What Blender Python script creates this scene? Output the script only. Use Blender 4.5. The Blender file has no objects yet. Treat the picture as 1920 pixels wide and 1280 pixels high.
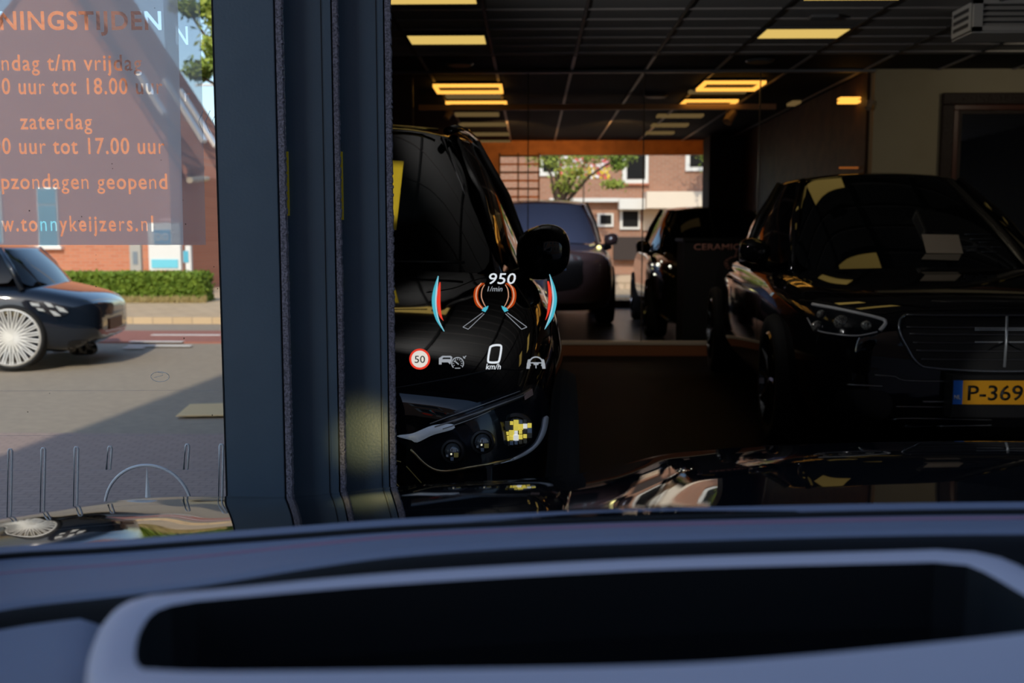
import bpy, bmesh, math, random
from mathutils import Vector, Matrix
from mathutils.bvhtree import BVHTree
from mathutils import geometry
random.seed(7)
S = bpy.context.scene
COL = S.collection
R = math.radians
F = 1920 * 35 / 36.0

# ------------------------------------------------------------------ camera
cam_d = bpy.data.cameras.new('camera')
cam = bpy.data.objects.new('camera', cam_d)
COL.objects.link(cam)
cam_d.lens = 35
cam_d.sensor_width = 36
cam_d.clip_start = 0.03
cam_d.clip_end = 400
cam.location = (0, 0, 1.25)
cam.rotation_euler = (R(90 - 5.87), 0, R(1.10))
cam_d.dof.use_dof = True
cam_d.dof.focus_distance = 2.35
cam_d.dof.aperture_fstop = 4.4
S.camera = cam
EYE = Vector((0, 0, 1.25))
CM = cam.rotation_euler.to_matrix()
# ------------------------------------------------------------------ world, sun, exposure
w = bpy.data.worlds.new('World')
S.world = w
w.use_nodes = True
wn = w.node_tree
bg = wn.nodes['Background']
sky = wn.nodes.new('ShaderNodeTexSky')
sky.sky_type = 'NISHITA'
sky.sun_disc = False
sky.sun_elevation = R(33)
sky.sun_rotation = R(183)
sky.air_density = 1.2
sky.dust_density = 1.2
sky.ozone_density = 2.0
wn.links.new(sky.outputs[0], bg.inputs[0])
bg.inputs[1].default_value = 0.22
sun_d = bpy.data.lights.new('sun', 'SUN')
sun = bpy.data.objects.new('sun', sun_d)
COL.objects.link(sun)
SUNDIR = Vector((0.6, 13, -9)).normalized()
sun.rotation_euler = SUNDIR.to_track_quat('-Z', 'Y').to_euler()
sun_d.energy = 2.9
sun_d.color = (1.0, 0.86, 0.66)
sun_d.angle = R(0.55)
S.view_settings.view_transform = 'Standard'
S.view_settings.look = 'None'
S.view_settings.exposure = 0.0
S.view_settings.gamma = 1.0
S.view_settings.use_curve_mapping = False

# ------------------------------------------------------------------ helpers
def ray(px, py):
    return (CM @ Vector(((px - 960) / F, -(py - 640) / F, -1.0))).normalized()
def P(px, py, Y):
    d = ray(px, py)
    return EYE + d * (Y / d.y)
def PG(px, py, z=0.0):
    d = ray(px, py)
    return EYE + d * ((z - EYE.z) / d.z)

def mat(name, col, rough=0.5, metal=0.0, ior=1.45, spec=0.5, coat=0.0, emit=None, es=0.0, noise=None, bump=0.0, bscale=40.0):
    m = bpy.data.materials.new(name)
    m.use_nodes = True
    nt = m.node_tree
    b = nt.nodes['Principled BSDF']
    b.inputs['Base Color'].default_value = (*col, 1)
    b.inputs['Roughness'].default_value = rough
    b.inputs['Metallic'].default_value = metal
    b.inputs['IOR'].default_value = ior
    b.inputs['Specular IOR Level'].default_value = spec
    b.inputs['Coat Weight'].default_value = coat
    if emit:
        b.inputs['Emission Color'].default_value = (*emit, 1)
        b.inputs['Emission Strength'].default_value = es
    if noise:   # (scale, second colour, detail)
        tc = nt.nodes.new('ShaderNodeTexCoord')
        n = nt.nodes.new('ShaderNodeTexNoise')
        n.inputs['Scale'].default_value = noise[0]
        n.inputs['Detail'].default_value = noise[2] if len(noise) > 2 else 4
        mx = nt.nodes.new('ShaderNodeMix'); mx.data_type = 'RGBA'
        mx.inputs[6].default_value = (*col, 1); mx.inputs[7].default_value = (*noise[1], 1)
        rp = nt.nodes.new('ShaderNodeMapRange')
        rp.inputs[1].default_value = 0.35; rp.inputs[2].default_value = 0.65
        nt.links.new(tc.outputs['Object'], n.inputs['Vector'])
        nt.links.new(n.outputs[0], rp.inputs[0])
        nt.links.new(rp.outputs[0], mx.inputs[0])
        nt.links.new(mx.outputs[2], b.inputs['Base Color'])
    if bump:
        tc = nt.nodes.new('ShaderNodeTexCoord')
        n = nt.nodes.new('ShaderNodeTexNoise')
        n.inputs['Scale'].default_value = bscale
        n.inputs['Detail'].default_value = 3
        bp = nt.nodes.new('ShaderNodeBump'); bp.inputs['Strength'].default_value = bump
        bp.inputs['Distance'].default_value = 0.01
        nt.links.new(tc.outputs['Object'], n.inputs['Vector'])
        nt.links.new(n.outputs[0], bp.inputs['Height'])
        nt.links.new(bp.outputs[0], b.inputs['Normal'])
    return m

def brick_mat(name, c1, c2, mortar, bw=0.22, bh=0.065, gap=0.01, axes='xz', rough=0.85, offset=0.5):
    m = bpy.data.materials.new(name); m.use_nodes = True
    nt = m.node_tree; b = nt.nodes['Principled BSDF']
    b.inputs['Roughness'].default_value = rough
    g = nt.nodes.new('ShaderNodeNewGeometry')
    sp = nt.nodes.new('ShaderNodeSeparateXYZ'); cb = nt.nodes.new('ShaderNodeCombineXYZ')
    nt.links.new(g.outputs['Position'], sp.inputs[0])
    nt.links.new(sp.outputs['XYZ'.index(axes[0].upper())], cb.inputs[0])
    nt.links.new(sp.outputs['XYZ'.index(axes[1].upper())], cb.inputs[1])
    br = nt.nodes.new('ShaderNodeTexBrick')
    br.inputs['Scale'].default_value = 1
    br.inputs['Brick Width'].default_value = bw; br.inputs['Row Height'].default_value = bh
    br.inputs['Mortar Size'].default_value = gap; br.offset = offset
    br.inputs['Color1'].default_value = (*c1, 1); br.inputs['Color2'].default_value = (*c2, 1)
    br.inputs['Mortar'].default_value = (*mortar, 1)
    nt.links.new(cb.outputs[0], br.inputs[0])
    nt.links.new(br.outputs[0], b.inputs['Base Color'])
    bp = nt.nodes.new('ShaderNodeBump'); bp.inputs['Strength'].default_value = 0.4; bp.inputs['Distance'].default_value = 0.01
    bp.invert = True
    nt.links.new(br.outputs[1], bp.inputs['Height']); nt.links.new(bp.outputs[0], b.inputs['Normal'])
    return m

def emis(name, col, s=1.0):
    m = bpy.data.materials.new(name); m.use_nodes = True
    nt = m.node_tree; nt.nodes.remove(nt.nodes['Principled BSDF'])
    e = nt.nodes.new('ShaderNodeEmission'); e.inputs[0].default_value = (*col, 1); e.inputs[1].default_value = s
    nt.links.new(e.outputs[0], nt.nodes['Material Output'].inputs[0])
    return m

def clear_mat(name, col):
    m = bpy.data.materials.new(name); m.use_nodes = True
    nt = m.node_tree; nt.nodes.remove(nt.nodes['Principled BSDF'])
    e = nt.nodes.new('ShaderNodeBsdfTransparent'); e.inputs[0].default_value = (*col, 1)
    nt.links.new(e.outputs[0], nt.nodes['Material Output'].inputs[0])
    return m

def film_mat(name, col, fac, tint=(1, 1, 1)):
    m = bpy.data.materials.new(name); m.use_nodes = True
    nt = m.node_tree; nt.nodes.remove(nt.nodes['Principled BSDF'])
    t = nt.nodes.new('ShaderNodeBsdfTransparent'); t.inputs[0].default_value = (*tint, 1)
    d = nt.nodes.new('ShaderNodeBsdfDiffuse'); d.inputs[0].default_value = (*col, 1)
    tl = nt.nodes.new('ShaderNodeBsdfTranslucent'); tl.inputs[0].default_value = (*col, 1)
    a = nt.nodes.new('ShaderNodeMixShader'); a.inputs[0].default_value = 0.5
    b = nt.nodes.new('ShaderNodeMixShader'); b.inputs[0].default_value = fac
    nt.links.new(d.outputs[0], a.inputs[1]); nt.links.new(tl.outputs[0], a.inputs[2])
    nt.links.new(t.outputs[0], b.inputs[1]); nt.links.new(a.outputs[0], b.inputs[2])
    nt.links.new(b.outputs[0], nt.nodes['Material Output'].inputs[0])
    return m

M = {}
M['paint'] = mat('black gloss paint', (0.004, 0.004, 0.005), 0.035, ior=1.5, spec=0.5)
M['bonnet'] = mat('dark bonnet paint', (0.006, 0.007, 0.009), 0.02, ior=2.3)
M['carglass'] = mat('dark car glass', (0.002, 0.003, 0.004), 0.02, ior=1.45)
M['blackplastic'] = mat('black plastic', (0.008, 0.008, 0.009), 0.45)
M['rubber'] = mat('rubber', (0.012, 0.012, 0.012), 0.8)
M['chrome'] = mat('chrome', (0.75, 0.76, 0.78), 0.12, 1.0)
M['brightchrome'] = mat('satin bright trim', (0.92, 0.94, 0.97), 0.3, 0.0)
M['darkchrome'] = mat('dark chrome', (0.25, 0.26, 0.28), 0.15, 1.0)
M['alu'] = mat('anthracite aluminium', (0.080, 0.120, 0.160), 0.38, 0.0, spec=0.6, noise=(9.0, (0.088, 0.130, 0.172), 6), bump=0.05, bscale=180)
M['aludark'] = mat('anthracite groove', (0.01, 0.012, 0.016), 0.5)
M['brush'] = mat('brush pile', (0.09, 0.085, 0.10), 0.95, noise=(260, (0.26, 0.24, 0.29), 2))
M['clear'] = clear_mat('clear glass', (0.965, 0.975, 0.98))
M['windscreen'] = clear_mat('windscreen glass', (0.93, 0.95, 0.97))
M['film'] = film_mat('frosted film', (0.97, 0.95, 0.96), 0.78)
M['film2'] = film_mat('frosted film second leaf', (0.65, 0.70, 0.75), 0.50)
M['tile'] = mat('ceiling tile', (0.42, 0.41, 0.40), 0.8, noise=(3, (0.38, 0.37, 0.36)))
M['griddark'] = mat('ceiling grid', (0.10, 0.10, 0.10), 0.5)
M['gridlight'] = mat('ceiling grid light', (0.42, 0.38, 0.36), 0.4)
M['darkceil'] = mat('dark ceiling', (0.010, 0.013, 0.02), 0.75, spec=0.2)
M['led'] = emis('led panel', (1.0, 0.66, 0.17), 0.85)
M['ledring'] = emis('warm led ring', (1.0, 0.42, 0.06), 1.9)
M['floor'] = mat('showroom floor', (0.010, 0.009, 0.009), 0.6, spec=0.12, noise=(2, (0.014, 0.012, 0.012)))
M['floorfar'] = mat('workshop floor', (0.055, 0.06, 0.065), 0.3, noise=(2, (0.07, 0.07, 0.07)))
M['wall'] = mat('olive plaster', (0.55, 0.47, 0.32), 0.9, noise=(1.2, (0.48, 0.40, 0.26)))
M['darkwall'] = mat('dark wall', (0.012, 0.012, 0.015), 0.8)
M['brownwall'] = mat('brown wall', (0.10, 0.045, 0.02), 0.6, noise=(5, (0.05, 0.022, 0.012)))
M['wood'] = mat('orange wood', (0.42, 0.15, 0.035), 0.5, noise=(6, (0.30, 0.10, 0.02)))
M['white'] = mat('white paint', (0.8, 0.78, 0.74), 0.5)
M['sill'] = mat('pale sill', (0.8, 0.72, 0.62), 0.4)

def link(o, parent=None):
    COL.objects.link(o)
    if parent: o.parent = parent
    return o
def tag(o, label, cat, group=None):
    o['label'] = label; o['category'] = cat
    if group: o['group'] = group
    return o
def structure(o, label=None):
    o['kind'] = 'structure'
    if label: o['label'] = label
    return o
def empty(name, loc=(0, 0, 0), rz=0.0, label=None, cat=None, group=None):
    o = bpy.data.objects.new(name, None); COL.objects.link(o)
    o.location = loc; o.rotation_euler = (0, 0, rz); o.empty_display_size = 0.1
    if label: tag(o, label, cat, group)
    return o

class MB:
    def __init__(s): s.v = []; s.f = []
    def add(s, vs, fs):
        n = len(s.v); s.v += [Vector(v) for v in vs]; s.f += [tuple(i + n for i in f) for f in fs]; return s
    def box(s, a, b, M4=None):
        x0, y0, z0 = a; x1, y1, z1 = b
        vs = [Vector(p) for p in ((x0,y0,z0),(x1,y0,z0),(x1,y1,z0),(x0,y1,z0),(x0,y0,z1),(x1,y0,z1),(x1,y1,z1),(x0,y1,z1))]
        if M4: vs = [M4 @ v for v in vs]
        return s.add(vs, [(0,3,2,1),(4,5,6,7),(0,1,5,4),(1,2,6,5),(2,3,7,6),(3,0,4,7)])
    def tube(s, pts, r, n=8, closed=False, rs=None):
        pts = [Vector(p) for p in pts]; k = len(pts); base = len(s.v); up = None
        for i, p in enumerate(pts):
            if closed: t = pts[(i+1) % k] - pts[i-1]
            else: t = pts[min(i+1, k-1)] - pts[max(i-1, 0)]
            t.normalize()
            if up is None:
                up = Vector((0,0,1)) if abs(t.z) < .9 else Vector((1,0,0))
            a = t.cross(up).normalized(); up = a.cross(t).normalized()
            rr = rs[i] if rs else r
            for j in range(n):
                th = 2*math.pi*j/n
                s.v.append(p + (a*math.cos(th) + up*math.sin(th))*rr)
        for i in range(k if closed else k-1):
            for j in range(n):
                a0 = base + i*n + j; a1 = base + i*n + (j+1) % n
                b0 = base + ((i+1) % k)*n + j; b1 = base + ((i+1) % k)*n + (j+1) % n
                s.f.append((a0, a1, b1, b0))
        if not closed:
            s.f.append(tuple(base + j for j in range(n))[::-1]); s.f.append(tuple(base + (k-1)*n + j for j in range(n)))
        return s
    def lathe(s, prof, c, axis, n=32):
        """prof: list of (radius, along axis)"""
        ax = Vector(axis).normalized(); u = ax.orthogonal().normalized(); v = ax.cross(u); c = Vector(c); base = len(s.v); k = len(prof)
        for i in range(n):
            th = 2*math.pi*i/n; d = u*math.cos(th) + v*math.sin(th)
            for r, h in prof: s.v.append(c + d*r + ax*h)
        for i in range(n):
            for j in range(k-1):
                a = base+i*k+j; b = base+((i+1) % n)*k+j
                s.f.append((a, b, b+1, a+1))
        return s
    def grid(s, rows, closed=False):
        base = len(s.v); n = len(rows[0])
        for r in rows: s.v += [Vector(p) for p in r]
        for i in range(len(rows)-1):
            for j in range(n if closed else n-1):
                a = base+i*n+j; b = base+i*n+(j+1) % n
                s.f.append((a, b, b+n, a+n))
        return s
    def plate(s, pts, d):
        """polygon pts extruded by vector d"""
        n = len(pts); pts = [Vector(p) for p in pts]; d = Vector(d)
        s.add(pts + [p + d for p in pts], [tuple(range(n)), tuple(range(2*n-1, n-1, -1))] + [(i, i+n, (i+1) % n+n, (i+1) % n) for i in range(n)])
        return s
    def mesh(s, name):
        me = bpy.data.meshes.new(name)
        me.from_pydata([tuple(v) for v in s.v], [], s.f)
        bm = bmesh.new(); bm.from_mesh(me); bmesh.ops.recalc_face_normals(bm, faces=bm.faces); bm.to_mesh(me); bm.free()
        return me
    def build(s, name, m, parent=None, smooth=False, sub=0, bevel=0.0, solid=0.0):
        me = s.mesh(name); me.materials.append(m)
        o = bpy.data.objects.new(name, me); link(o, parent)
        if smooth: me.polygons.foreach_set('use_smooth', [True]*len(me.polygons))
        if bevel:
            b = o.modifiers.new('b', 'BEVEL'); b.width = bevel; b.segments = 2; b.limit_method = 'ANGLE'
        if solid:
            b = o.modifiers.new('s', 'SOLIDIFY'); b.thickness = solid
        if sub:
            b = o.modifiers.new('u', 'SUBSURF'); b.levels = sub; b.render_levels = sub
        return o

def lerp(a, b, t): return a + (b-a)*t
def interp(tab, x):
    if x <= tab[0][0]: return tab[0][1]
    for (a, va), (b, vb) in zip(tab, tab[1:]):
        if x <= b: return lerp(va, vb, (x-a)/(b-a))
    return tab[-1][1]
def sinterp(tab, x):
    """smooth (Catmull-Rom) interpolation"""
    n = len(tab)
    if x <= tab[0][0]: return tab[0][1]
    if x >= tab[-1][0]: return tab[-1][1]
    for i in range(n-1):
        x0, y0 = tab[i]; x1, y1 = tab[i+1]
        if x <= x1:
            m0 = (y1 - tab[i-1][1])/(x1 - tab[i-1][0]) if i > 0 else (y1-y0)/(x1-x0)
            m1 = (tab[i+2][1]-y0)/(tab[i+2][0]-x0) if i+2 < n else (y1-y0)/(x1-x0)
            h = x1-x0; t = (x-x0)/h
            return (2*t**3-3*t*t+1)*y0 + (t**3-2*t*t+t)*h*m0 + (-2*t**3+3*t*t)*y1 + (t**3-t*t)*h*m1
def bezsmooth(pts, n, closed=True):
    """Catmull-Rom resample of a polyline, evenly by arc length"""
    k = len(pts); out = []
    rng = range(k if closed else k-1)
    for i in rng:
        if closed: p = [pts[(i+j-1) % k] for j in range(4)]
        else: p = [pts[max(0, min(k-1, i+j-1))] for j in range(4)]
        for s in range(12):
            t = s/12
            out.append(tuple(0.5*((2*p[1][d]) + (-p[0][d]+p[2][d])*t + (2*p[0][d]-5*p[1][d]+4*p[2][d]-p[3][d])*t*t + (-p[0][d]+3*p[1][d]-3*p[2][d]+p[3][d])*t**3) for d in range(len(pts[0]))))
    if not closed: out.append(tuple(pts[-1]))
    q = out + ([out[0]] if closed else [])
    L = [0]
    for a, b in zip(q, q[1:]): L.append(L[-1] + math.dist(a, b))
    res = []; j = 0
    for i in range(n):
        d = L[-1]*i/(n if closed else n-1)
        while j < len(L)-2 and L[j+1] < d: j += 1
        t = (d-L[j])/max(1e-9, L[j+1]-L[j])
        res.append(tuple(lerp(q[j][e], q[j+1][e], t) for e in range(len(q[0]))))
    return res

def evaluated(o):
    bpy.context.view_layer.update()
    dg = bpy.context.evaluated_depsgraph_get()
    return bpy.data.meshes.new_from_object(o.evaluated_get(dg))
def bvh_of(o):
    me = evaluated(o); mw = o.matrix_world
    b = BVHTree.FromPolygons([mw @ v.co for v in me.vertices], [tuple(p.vertices) for p in me.polygons])
    bpy.data.meshes.remove(me)
    return b
def onto(bvh, px, py, off):
    d = ray(px, py); h = bvh.ray_cast(EYE, d)
    if h[0] is None: return None
    return h[0] - d*off
def decal(name, bvh, poly, m, parent, off=0.004, step=12.0, solid=0.0, smooth=True):
    """A patch that lies on a surface: its outline, seen from the eye, is POLY; each point is dropped onto the surface."""
    bm = bmesh.new()
    vs = [bm.verts.new((x, y, 0)) for x, y in poly]
    es = [bm.edges.new((vs[i], vs[(i+1) % len(vs)])) for i in range(len(vs))]
    bmesh.ops.triangle_fill(bm, edges=es, use_beauty=True)
    for _ in range(6):
        lg = [e for e in bm.edges if e.calc_length() > step]
        if not lg: break
        bmesh.ops.subdivide_edges(bm, edges=lg, cuts=1)
        bmesh.ops.triangulate(bm, faces=[f for f in bm.faces if len(f.verts) > 3])
    last = None; bad = []
    pos = {}
    for v in bm.verts:
        p = onto(bvh, v.co.x, v.co.y, off)
        if p is None: bad.append(v)
        else: pos[v] = p
    for v in bad:
        near = min(pos, key=lambda u: (u.co-v.co).length) if pos else None
        if near is None: bm.free(); return None
        dd = ray(v.co.x, v.co.y); pos[v] = EYE + dd*((pos[near]-EYE).dot(dd))
    inv = parent.matrix_world.inverted() if parent else Matrix()
    for v, p in pos.items(): v.co = inv @ p
    bmesh.ops.recalc_face_normals(bm, faces=bm.faces)
    me = bpy.data.meshes.new(name); bm.to_mesh(me); bm.free(); me.materials.append(m)
    if smooth: me.polygons.foreach_set('use_smooth', [True]*len(me.polygons))
    o = bpy.data.objects.new(name, me); link(o, parent)
    if solid:
        s = o.modifiers.new('s', 'SOLIDIFY'); s.thickness = solid; s.offset = 0
    return o
def line_on(name, bvh, pts, r, m, parent, off=0.002, n=24, sides=6):
    q = bezsmooth(pts, n, closed=False)
    inv = parent.matrix_world.inverted() if parent else Matrix()
    out = []
    for x, y in q:
        p = onto(bvh, x, y, off)
        if p is not None: out.append(inv @ p)
    if len(out) < 2: return None
    return MB().tube(out, r, sides).build(name, m, parent, smooth=True)

def text_curve(body, size=1.0, bold=0.0, shear=0.0):
    c = bpy.data.curves.new('t', 'FONT'); c.body = body; c.size = size; c.offset = bold; c.shear = shear
    c.resolution_u = 3
    return c
def text_mesh(name, body, x0, x1, base, cap, Y, m, parent=None, bold=0.0, shear=0.0, depth=0.0006):
    """Lettering whose left and right ends and baseline are given as seen; stands upright on the plane y = Y."""
    c = text_curve(body, 1.0, bold, shear); o = bpy.data.objects.new('t', c); COL.objects.link(o)
    me = evaluated(o); bpy.data.objects.remove(o)
    xs = [v.co.x for v in me.vertices]; ys = [v.co.y for v in me.vertices]
    lo, hi = min(xs), max(xs)
    a = P(x0, base, Y); b = P(x1, base, Y); t = P(x0, base-cap, Y)
    sx = (b.x-a.x)/(hi-lo); sy = (t.z-a.z)/0.73
    inv = parent.matrix_world.inverted() if parent else Matrix()
    for v in me.vertices: v.co = inv @ Vector((a.x + (v.co.x-lo)*sx, Y, a.z + (b.z-a.z)*(v.co.x-lo)/(hi-lo) + v.co.y*sy))
    me.materials.clear(); me.materials.append(m); me.name = name
    o = bpy.data.objects.new(name, me); link(o, parent)
    s = o.modifiers.new('s', 'SOLIDIFY'); s.thickness = depth; s.offset = 0
    return o

# ================================================================== GROUND AND SETTING
FL = 0.12      # showroom floor level
GY = 1.98      # plane of the front leaf
M['asphalt'] = mat('asphalt', (0.39, 0.32, 0.235), 0.9, noise=(14, (0.34, 0.28, 0.21), 8), bump=0.3, bscale=90)
M['paving'] = brick_mat('block paving', (0.40, 0.29, 0.235), (0.44, 0.32, 0.26), (0.31, 0.225, 0.19), 0.10, 0.05, 0.005, 'xy')
M['sand'] = brick_mat('pale slabs', (0.60, 0.43, 0.25), (0.66, 0.48, 0.29), (0.40, 0.31, 0.21), 0.3, 0.3, 0.008, 'xy')
M['redlane'] = mat('red asphalt', (0.42, 0.17, 0.125), 0.9, noise=(12, (0.36, 0.15, 0.11), 6))
M['brickred'] = brick_mat('orange brick', (0.50, 0.165, 0.085), (0.58, 0.21, 0.11), (0.45, 0.27, 0.19), 0.22, 0.07, 0.008, 'xz')
M['brickbrown'] = brick_mat('brown brick', (0.36, 0.165, 0.10), (0.43, 0.20, 0.125), (0.38, 0.25, 0.18), 0.22, 0.07, 0.012, 'xz')
M['rooftile'] = brick_mat('roof tiles', (0.30, 0.105, 0.055), (0.38, 0.14, 0.075), (0.14, 0.055, 0.035), 0.28, 0.24, 0.02, 'xz', offset=0)
M['bluewin'] = mat('pale blue panel', (0.16, 0.50, 0.66), 0.35)
M['hedge'] = mat('hedge leaves', (0.10, 0.17, 0.012), 0.7, noise=(6, (0.21, 0.30, 0.03)))
M['leaf'] = mat('tree leaves', (0.20, 0.30, 0.04), 0.6, noise=(2, (0.42, 0.46, 0.08)))
M['bark'] = mat('bark', (0.09, 0.06, 0.04), 0.9)
M['darkglass'] = mat('window glass', (0.02, 0.02, 0.02), 0.08)
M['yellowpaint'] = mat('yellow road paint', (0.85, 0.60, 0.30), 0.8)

def slab(name, pts, z, m, t=0.05):
    o = MB().plate([(x, y, z) for x, y in pts], (0, 0, -t)).build(name, m); return structure(o)
slab('ground', [(-60, -30), (40, -30), (40, 80), (-60, 80)], -0.02, M['asphalt'])
slab('forecourt_paving', [(-5.6, -3.3), (12, -3.3), (12, 6.3), (-5.6, 6.3)], 0.0, M['paving'])
yr0 = PG(0, 640).y; yr1 = PG(0, 619).y
slab('bicycle_lane', [(-40, yr0), (-1, yr0), (-1, yr1), (-40, yr1)], 0.0, M['redlane'])
yp0 = PG(0, 604).y
o = MB().box((-40, yp0, -0.02), (-1, 45, 0.08)).build('pavement', M['sand']); structure(o)
# markings
for i, (a, b, yy) in enumerate([(285, 415, 627), (244, 345, 639.5), (240, 360, 647), (232, 270, 651)]):
    q = PG(a, yy, 0.006); q2 = PG(b, yy, 0.006)
    o = MB().box((q.x, q.y-0.05, 0.0), (q2.x, q.y+0.05, 0.006)).build('lane_marking', M['white'])
    tag(o, ['thin white line in the red cycle lane, farthest one', 'white line along the near edge of the red cycle lane',
            'long white line on the asphalt in front of the red cycle lane', 'short white dash nearest to the front of the black car'][i], 'road marking', 'white road markings')
pts = [PG(*p, 0.006) for p in ((330, 779), (356, 757), (470, 754), (470, 777))]  # flat patch imitating the reflection of a ceiling panel
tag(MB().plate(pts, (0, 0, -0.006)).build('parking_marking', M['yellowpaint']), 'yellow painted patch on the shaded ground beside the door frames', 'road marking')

# unseen building added behind the camera to shade the forecourt
sb = empty('terraced_house', (2, -7, 0), 0, 'tall brick house across the forecourt, behind the parked car', 'building')
def inpar(o, par):
    o.parent = par; o.matrix_parent_inverse = Matrix.Translation(-Vector(par.location)); return o
o = MB().box((-5.5, -4.5, 0), (12, 3.55, 9)).build('wall', M['brickbrown'], sb)  # parts of the added shade building
for k in range(6):
    for zz in (1.0, 3.9, 6.6):
        x0 = -4.8 + k*2.8
        f = MB().box((x0, 3.55, zz), (x0+1.4, 3.62, zz+1.6)).build('window', M['white'], sb)
        MB().box((x0+.1, 3.62, zz+.1), (x0+1.3, 3.63, zz+1.5)).build('pane', M['darkglass'], f)
MB().box((-5.5, -4.5, 9), (12, 3.55, 9.12)).build('roof', M['rooftile'], sb)

# ---------------- left partition of the showroom (in line with the door stack) and shell
def wx(y): return -0.2228*y - 0.005
YB = 16.5
def wall_line(y0, y1, z0, z1, t=0.05, name='wall_left', m=None):
    pts = [(wx(y0), y0), (wx(y1), y1), (wx(y1)-t, y1), (wx(y0)-t, y0)]
    return structure(MB().plate([(x, y, z0) for x, y in pts], (0, 0, z1-z0)).build(name, m or M['darkwall']))
wall_line(2.14, YB, 0, 3.2)
XR = 7.0
slab('floor', [(wx(2.1), 2.1), (XR, 2.1), (XR, 9.72), (wx(9.72), 9.72)], FL, M['floor'], 0.12)
slab('workshop_floor', [(wx(9.72), 9.72), (XR, 9.72), (XR, YB), (wx(YB), YB)], FL, M['floorfar'], 0.12)
CZ = 2.85
slab('ceiling', [(wx(2.1), 2.1), (XR, 2.1), (XR, 8.94), (wx(8.94), 8.94)], CZ+0.04, M['tile'], 0.04)
slab('ceiling_far', [(wx(8.94), 8.94), (XR, 8.94), (XR, YB+.2), (wx(YB+.2), YB+.2)], CZ+0.04, M['darkceil'], 0.04)
slab('roof', [(wx(2.0)-.1, 2.0), (XR+.2, 2.0), (XR+.2, YB+.3), (wx(YB+.3)-.1, YB+.3)], 3.35, M['darkwall'], 0.15)
structure(MB().box((XR, 2.1, 0), (XR+.1, YB, 3.2)).build('wall_right', M['darkwall']))
# facade header
structure(MB().box((-2.6, 1.92, 2.45), (XR, 2.14, 2.86)).build('trim_1', M['alu']))
structure(MB().box((-2.6, 1.93, 0.0), (XR, 2.13, 0.10)).build('trim_2', M['alu']))
structure(MB().box((4.25, 2.0, 0.10), (XR, 2.01, 2.45)).build('window_front', M['clear']))
structure(MB().box((4.15, 1.95, 0.10), (4.25, 2.10, 2.45)).build('trim_front_post', M['alu']))
structure(MB().box((wx(2.1), 1.92, 2.86), (XR, 2.1, 3.35)).build('wall_front_upper', M['alu']))

# ceiling grid : long runners and cross lines
def runner(x0, x1, y0, y1, m, i):
    o = MB().box((x0, y0, CZ-0.012), (x1, y1, CZ)).build('trim_%d' % i, m); structure(o)
ti = 3
for xx in (-1.0, -0.335, 0.38, 1.08, 1.75, 2.45, 3.15, 3.85, 4.55):
    runner(xx-0.012, xx+0.012, max(2.2, -xx/0.2228+0.3), 8.94, M['griddark'], ti); ti += 1
    if xx > -0.9: runner(xx-0.014, xx+0.014, 8.94, YB, M['gridlight'], ti); ti += 1
runner(-0.999, -0.975, 8.94, YB, M['gridlight'], ti); ti += 1
yy = 2.6
while yy < 8.9:
    runner(wx(yy)+.02, XR, yy, yy+0.008, M['gridlight'], ti); ti += 1
    yy += 0.325
# LED panels
i = 0
for (x0, y0, w_, lab) in ((-0.98, 6.56, .62, 'glowing yellow ceiling panel above the black SUV, at the top edge of the view'),
                      (-0.98, 7.95, .62, 'glowing yellow ceiling panel above the black SUV, second row from the front'),
                      (1.79, 6.50, .64, 'glowing yellow ceiling panel on the right, in the row nearer the doors'),
                      (1.77, 7.76, .64, 'glowing yellow ceiling panel on the right, just before the dark ceiling band'),
                      ):
    e = empty('ceiling_light', (x0+w_/2, y0+.16, CZ-.013), 0, lab, 'ceiling light', 'flat ceiling panels')
    MB().box((-w_/2, -.17, -.012), (w_/2, .17, 0.0)).build('frame', M['griddark'], e)
    MB().box((-w_/2+.01, -.16, -.016), (w_/2-.01, .16, -.0121)).build('diffuser', M['led'], e)
for (a, b, y0, y1, lab) in ((820, 941, 157, 171, 'glowing orange rectangular ring light left, nearer row'), (843, 950, 189, 202, 'glowing orange rectangular ring light left, farther row'),
                   (1305, 1437, 151, 166, 'glowing orange rectangular ring light right, nearer row'), (1270, 1385, 186, 199, 'glowing orange rectangular ring light right, farther row')):
    p0 = PG(a, y1, CZ-.03); p1 = PG(b if a > 1000 else b, y0, CZ-.03)
    far = p0.y; near = p1.y
    xl = p0.x if a < 1000 else PG(a+0, y1, CZ-.03).x; 
    xr_ = PG(b, y0, CZ-.03).x
    e = empty('ring_light', ((xl+xr_)/2, (near+far)/2, CZ-.03), 0, lab, 'ceiling light', 'orange ring lights')
    hw = (xr_-xl)/2; hd = (far-near)/2
    m_ = MB()
    t = .032
    m_.box((-hw, -hd, -.03), (hw, -hd+t*1.2, 0)); m_.box((-hw, hd-t*1.2, -.03), (hw, hd, 0)); m_.box((-hw, -hd+t*1.2, -.03), (-hw+t, hd-t*1.2, 0)); m_.box((hw-t, -hd+t*1.2, -.03), (hw, hd-t*1.2, 0))
    m_.build('glowing_ring', M['ledring'], e)
    MB().box((-hw, -hd, 0), (hw, hd, .02)).build('mounting_plate', M['griddark'], e)
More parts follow.
